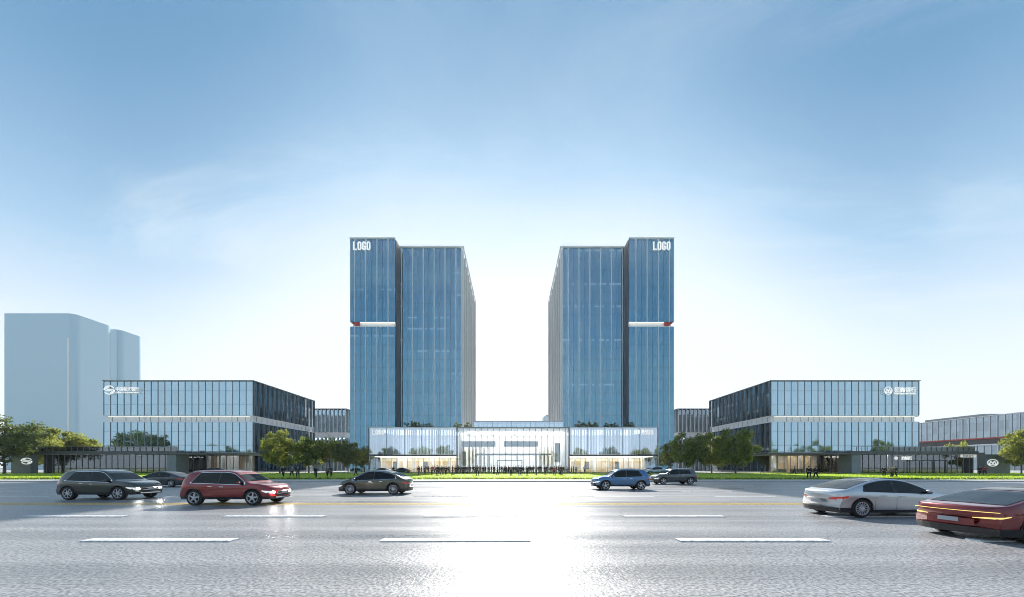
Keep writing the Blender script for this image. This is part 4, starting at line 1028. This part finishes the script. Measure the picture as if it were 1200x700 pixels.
def person_meshes(stride, arm, skirt=False):
    s = stride; a = arm
    J = dict(pel=(0, 0, .95), wai=(0, 0, 1.10), che=(0, 0, 1.32), nec=(0, 0, 1.50), hd0=(0, -.01, 1.58), hd1=(0, -.015, 1.68), hd2=(0, -.01, 1.75),
             sl=(-.19, 0, 1.43), el=(-.24, .02-a, 1.16), wl=(-.23, -.06-1.3*a, .92), hl=(-.22, -.08-1.5*a, .83), sr=(.19, 0, 1.43), er=(.24, .03+a, 1.16), wr=(.23, -.02+.8*a, .92), hr=(.22, -.04+.8*a, .83),
             tl=(-.10, 0, .88), kl=(-.11, -.03-s*.6, .49), al=(-.11, .04-s, .09), fl=(-.12, -.14-s, .04), tr=(.10, 0, .88), kr=(.11, -.02+s*.4, .49), ar=(.11, .05+s, .10), fr=(.12, -.12+s, .04))
    rb = dict(pel=(.14, .10), wai=(.12, .09), che=(.15, .10), nec=.055, hd0=(.065, .075), hd1=(.082, .098), hd2=(.06, .075), sl=.06, el=.043, wl=.03, hl=.032, sr=.06, er=.043, wr=.03, hr=.032,
              tl=.085, kl=.058, al=.04, fl=.035, tr=.085, kr=.058, ar=.04, fr=.035)
    E = [('pel', 'wai'), ('wai', 'che'), ('che', 'nec'), ('nec', 'hd0'), ('hd0', 'hd1'), ('hd1', 'hd2'), ('che', 'sl'), ('sl', 'el'), ('el', 'wl'), ('wl', 'hl'), ('che', 'sr'), ('sr', 'er'), ('er', 'wr'), ('wr', 'hr'),
         ('pel', 'tl'), ('tl', 'kl'), ('kl', 'al'), ('al', 'fl'), ('pel', 'tr'), ('tr', 'kr'), ('kr', 'ar'), ('ar', 'fr')]
    def build(keys, grow, edges):
        K = list(keys); nd = [(J[k], tuple(q+grow for q in rb[k]) if isinstance(rb[k], tuple) else (rb[k]+grow,)*2) for k in K]
        return skin_mesh(nd, [(K.index(a_), K.index(b_)) for a_, b_ in edges if a_ in K and b_ in K])
    body = build(J, 0, E)
    jacket = build(['pel', 'wai', 'che', 'sl', 'el', 'wl', 'sr', 'er', 'wr'], .028, E)
    trousers = build(['pel', 'tl', 'kl', 'al', 'tr', 'kr', 'ar'], .02, E)
    hb = bmesh.new(); bmesh.ops.create_uvsphere(hb, u_segments=12, v_segments=8, radius=1)
    for v in hb.verts:
        v.co = Vector((v.co.x*.098, v.co.y*.112+.012, 1.70+max(v.co.z, -.5 if v.co.y > 0 else .15)*.10))
    hm = bpy.data.meshes.new('hair'); hb.to_mesh(hm); hb.free()
    for p in hm.polygons: p.use_smooth = True
    shoes = boxes([(J['fl'][0]-.05, J['fl'][0]+.05, J['fl'][1]-.06, J['al'][1]+.05, .0, .07), (J['fr'][0]-.05, J['fr'][0]+.05, J['fr'][1]-.06, J['ar'][1]+.05, .0, .07)])
    sm = bpy.data.meshes.new('shoes'); shoes.to_mesh(sm); shoes.free()
    return body, jacket, trousers, hm, sm
poses = [person_meshes(.02, .0), person_meshes(.16, .06), person_meshes(-.20, -.08), person_meshes(.08, .12)]
def coloured(me, m):
    k = me.name+m.name
    if k in MC: return MC[k]
    c = me.copy(); c.materials.clear(); c.materials.append(m); MC[k] = c; return c
MC = {}
tops = {'black': 'black coat', 'navy': 'navy jacket', 'grey': 'grey jacket', 'white': 'white shirt', 'red': 'red top', 'brown': 'brown coat', 'blue': 'blue shirt'}
def person(px, D, top, legs, label, group, z, pose, rz, h=1.0):
    b, j, t, hr, sh = poses[pose]
    o = bpy.data.objects.new('person', coloured(b, skin_m)); C.objects.link(o); o.location = (X(px, D), D, z); o.rotation_euler = (0, 0, rz); o.scale = (h*1.15, h*1.15, h)
    o['label'] = label; o['category'] = 'person'; o['group'] = group
    for nm, me, m in (('jacket', j, cloth[top]), ('trousers', t, cloth[legs]), ('hair', hr, hair_m), ('shoes', sh, cloth['black'])):
        c = bpy.data.objects.new(nm, coloured(me, m)); C.objects.link(c); c.parent = o
rnd = random.Random(21)
crowd = [(490.8, 69), (498, 76), (506.5, 72), (512.3, 66), (517.6, 70), (522.9, 74), (530.4, 72), (534, 80), (540, 96.5), (542.7, 80), (547.5, 82), (551, 94), (555, 96), (559.6, 66), (563, 92), (568.7, 96), (573, 94.5), (579, 80), (583, 70), (588, 95.5),
         (593, 93), (598.9, 67), (604, 95), (608, 70), (610.7, 68.5), (617.6, 67), (622, 94), (628.5, 72), (634, 96), (638.7, 76), (644.8, 94), (649.6, 68), (652.5, 93), (656.3, 68), (658.3, 71), (661, 94), (664.5, 92), (667, 90), (672, 88), (675, 93), (685, 95)]
for px in (494, 502, 509, 514.5, 520, 526, 537, 545, 549.5, 557, 566, 576, 585.5, 591, 596, 601.5, 606, 613.5, 620, 625, 631.5, 641, 647, 654.5, 669.5): crowd.append((px, 88+(px*7) % 6.5))
crowd.sort()
for i, (px, D) in enumerate(crowd):
    top = rnd.choice(['black', 'black', 'black', 'navy', 'grey', 'brown', 'white' if rnd.random() < .5 else 'black']); legs = rnd.choice(['black', 'black', 'navy', 'grey'])
    if i == 4: top = 'red'
    if i == 54: top = 'red'
    inn = D > 96.3
    person(px, D, top, legs, 'person in %s before the lobby, %s from the crowd\'s left' % (tops[top], wordy[i]), 'people on the lawn before the lobby', .16, rnd.randrange(4), rnd.uniform(0, 6.28), rnd.uniform(1.04, 1.14))
for px, D, top, lab in ((332, 55, 'black', 'person in black coat on the shaded left lawn, leftmost of the six there'), (342, 56, 'grey', 'person in grey jacket on the shaded left lawn beside the leftmost one'),
        (349, 55, 'black', 'person in black coat on the shaded left lawn, third from its left'), (370, 55, 'black', 'person in black on the shaded left lawn, fourth from its left'), (383.5, 54, 'grey', 'person in grey jacket on the shaded left lawn, fifth from its left'),
        (388, 58, 'navy', 'person in navy jacket, last on the right of the shaded left lawn'), (417, 66, 'black', 'person in black standing just left of the plaza car roof'), (427, 90, 'black', 'person in black far back near the left tower corner'),
        (461, 88, 'navy', 'person in navy jacket between the two plaza cars')):
    person(px, D, top, 'black', lab, 'people on the left lawn', .16, rnd.randrange(4), rnd.uniform(0, 6.28), 1.04)
for px, D, top, lab in ((948, 50, 'black', 'person in black coat above the silver saloon, left one of the pair'), (956, 50, 'navy', 'person in navy jacket above the silver saloon, right one of the pair'),
        (1036, 60, 'black', 'person in black coat near the right pavilion pier'), (1045, 56, 'grey', 'person in grey jacket walking before the right pavilion'), (1048.5, 58, 'navy', 'person in navy jacket beside the grey jacket walker'),
        (1148, 75, 'black', 'person in black before the oval sign wall'), (1154, 75, 'red', 'person in red top before the oval sign wall'), (893, 84, 'black', 'person in black by the right office corner tree'), (931, 86, 'grey', 'person in grey before the right office ground floor')):
    person(px, D, top, 'black', lab, 'people on the right lawn', .16, rnd.randrange(4), rnd.uniform(0, 6.28), 1.04)

# ------------------------------------------------------------------ haze
HAZE = .00018
if HAZE:
    o = obj('haze', boxes([(-950, 950, -450, 950, -1.5, 130)]), None)
    m = bpy.data.materials.new('haze_air'); m.use_nodes = True; n = m.node_tree.nodes; n.remove(n['Principled BSDF'])
    v = n.new('ShaderNodeVolumePrincipled'); v.inputs['Density'].default_value = HAZE; v.inputs['Color'].default_value = (.95, .975, 1, 1); v.inputs['Anisotropy'].default_value = .5
    m.node_tree.links.new(v.outputs[0], n['Material Output'].inputs['Volume']); o.data.materials.append(m); tag(o, 'thin pale blue air haze over the whole place', 'haze', kind='stuff')

# ------------------------------------------------------------------ sky, sun, camera
EL = 35.5; SKY_MAX = (.66, 1.62, 2.80); MIDB = (2.0, 3.15, 4.35); CLOUD = (4.3, 4.8, 5.2); VEIL = (4.6, 5.1, 5.5); GLOW = (.66, 1.0); VEIL_BACK = .86
w = bpy.data.worlds.new('World'); sc.world = w; w.use_nodes = True; n = w.node_tree.nodes; l = w.node_tree.links
bg = n['Background']; sky = n.new('ShaderNodeTexSky'); sky.sky_type = 'NISHITA'; sky.sun_disc = False; sky.sun_elevation = R(EL); sky.sun_rotation = 0.0
sky.air_density = 1.0; sky.dust_density = .6; sky.ozone_density = 2.0; sky.altitude = 0
tc = n.new('ShaderNodeTexCoord')
# thin cirrus: stretched noise on a plane high above
sep = n.new('ShaderNodeSeparateXYZ'); l.new(tc.outputs['Generated'], sep.inputs[0])
mz = n.new('ShaderNodeMath'); mz.operation = 'MAXIMUM'; mz.inputs[1].default_value = .08; l.new(sep.outputs['Z'], mz.inputs[0])
dx = n.new('ShaderNodeMath'); dx.operation = 'DIVIDE'; l.new(sep.outputs['X'], dx.inputs[0]); l.new(mz.outputs[0], dx.inputs[1])
dy = n.new('ShaderNodeMath'); dy.operation = 'DIVIDE'; l.new(sep.outputs['Y'], dy.inputs[0]); l.new(mz.outputs[0], dy.inputs[1])
cmb = n.new('ShaderNodeCombineXYZ'); l.new(dx.outputs[0], cmb.inputs[0]); l.new(dy.outputs[0], cmb.inputs[1])
mp = n.new('ShaderNodeMapping'); mp.inputs['Rotation'].default_value = (0, 0, R(28)); mp.inputs['Scale'].default_value = (.35, 1.1, 1); mp.inputs['Location'].default_value = (7.3, 4.7, 0); l.new(cmb.outputs[0], mp.inputs[0])
nz = n.new('ShaderNodeTexNoise'); nz.inputs['Scale'].default_value = 1.1; nz.inputs['Detail'].default_value = 9; nz.inputs['Roughness'].default_value = .62; nz.inputs['Distortion'].default_value = .6; l.new(mp.outputs[0], nz.inputs['Vector'])
cr = n.new('ShaderNodeMapRange'); cr.interpolation_type = 'SMOOTHSTEP'; cr.inputs['From Min'].default_value = .45; cr.inputs['From Max'].default_value = .85; cr.inputs['To Max'].default_value = .8; l.new(nz.outputs[0], cr.inputs[0])
SKYD = n.new('ShaderNodeMix'); SKYD.data_type = 'RGBA'; SKYD.blend_type = 'DARKEN'; SKYD.inputs['Factor'].default_value = 1; SKYD.inputs['B'].default_value = (*SKY_MAX, 1); l.new(sky.outputs[0], SKYD.inputs['A'])
cm = n.new('ShaderNodeMix'); cm.data_type = 'RGBA'; l.new(cr.outputs[0], cm.inputs['Factor']); l.new(SKYD.outputs['Result'], cm.inputs['A'])
cw = n.new('ShaderNodeMix'); cw.data_type = 'RGBA'; cw.blend_type = 'ADD'; cw.inputs['Factor'].default_value = 1; cw.inputs['B'].default_value = (2.2, 2.2, 2.2, 1); l.new(SKYD.outputs['Result'], cw.inputs['A'])
l.new(cw.outputs['Result'], cm.inputs['B'])
# keep the aureole from burning out, then lay the bright low haze of the sky over it
mn = cm
def M(op, a=None, b=None, c=None, clamp=False):
    q = n.new('ShaderNodeMath'); q.operation = op; q.use_clamp = clamp
    for i, v in enumerate((a, b, c)):
        if v is None: continue
        if isinstance(v, (int, float)): q.inputs[i].default_value = v
        else: l.new(v, q.inputs[i])
    return q.outputs[0]
def SS(v, a, b, lo=0, hi=1):
    q = n.new('ShaderNodeMapRange'); q.interpolation_type = 'SMOOTHSTEP'
    for k, x in (('From Min', a), ('From Max', b), ('To Min', lo), ('To Max', hi)): q.inputs[k].default_value = x
    l.new(v, q.inputs['Value']); return q.outputs[0]
hl = M('SQRT', M('ADD', M('MULTIPLY', sep.outputs['X'], sep.outputs['X']), M('MULTIPLY', sep.outputs['Y'], sep.outputs['Y'])))
wz = SS(M('DIVIDE', sep.outputs['Y'], M('MAXIMUM', hl, .001)), .62, .99)   # 1 towards the sun's side of the sky
z0 = M('MULTIPLY_ADD', wz, .19, .70); z1 = M('MULTIPLY_ADD', wz, .31, .10)
f_ = SS(M('DIVIDE', M('SUBTRACT', z0, sep.outputs['Z']), M('SUBTRACT', z0, z1), clamp=True), 0, 1)
veil = M('MULTIPLY', f_, SS(sep.outputs['Y'], -.6, .3, VEIL_BACK, 1.0))
def MIXC(f, A, B):
    q = n.new('ShaderNodeMix'); q.data_type = 'RGBA'; l.new(f, q.inputs['Factor'])
    for k, v in (('A', A), ('B', B)):
        if isinstance(v, tuple): q.inputs[k].default_value = (*v, 1)
        else: l.new(v, q.inputs[k])
    return q.outputs['Result']
c1 = MIXC(M('MULTIPLY', veil, 2, clamp=True), SKYD.outputs['Result'], MIDB)
c2 = MIXC(M('MULTIPLY_ADD', veil, 2, -1, clamp=True), c1, VEIL)
c3 = MIXC(M('MULTIPLY', M('MULTIPLY', cr.outputs[0], M('MULTIPLY_ADD', wz, -.65, 1)), SS(sep.outputs['Z'], .03, .2)), c2, CLOUD)
l.new(c3, bg.inputs['Color']); bg.inputs['Strength'].default_value = .10
sun = bpy.data.lights.new('sun', 'SUN'); sun.energy = 4.0; sun.angle = R(.53); sun.color = (1, .95, .88)
so = bpy.data.objects.new('sun', sun); C.objects.link(so); so.rotation_euler = (R(-(90-EL)), 0, 0)
cam = bpy.data.cameras.new('camera'); cam.lens = 12; cam.sensor_width = 36; cam.sensor_fit = 'HORIZONTAL'; cam.shift_y = 197/1200; cam.clip_end = 6000; cam.clip_start = .1
co = bpy.data.objects.new('camera', cam); C.objects.link(co); co.location = (0, 0, H); co.rotation_euler = (R(90), 0, 0); sc.camera = co
vs = sc.view_settings; vs.view_transform = 'Standard'; vs.look = 'None'; vs.exposure = 1.0; vs.gamma = 1; vs.use_curve_mapping = False
sc.cycles.filter_width = .95; sc.cycles.max_bounces = 8; sc.cycles.transparent_max_bounces = 16; sc.cycles.volume_bounces = 0
sc.cycles.sample_clamp_indirect = 6
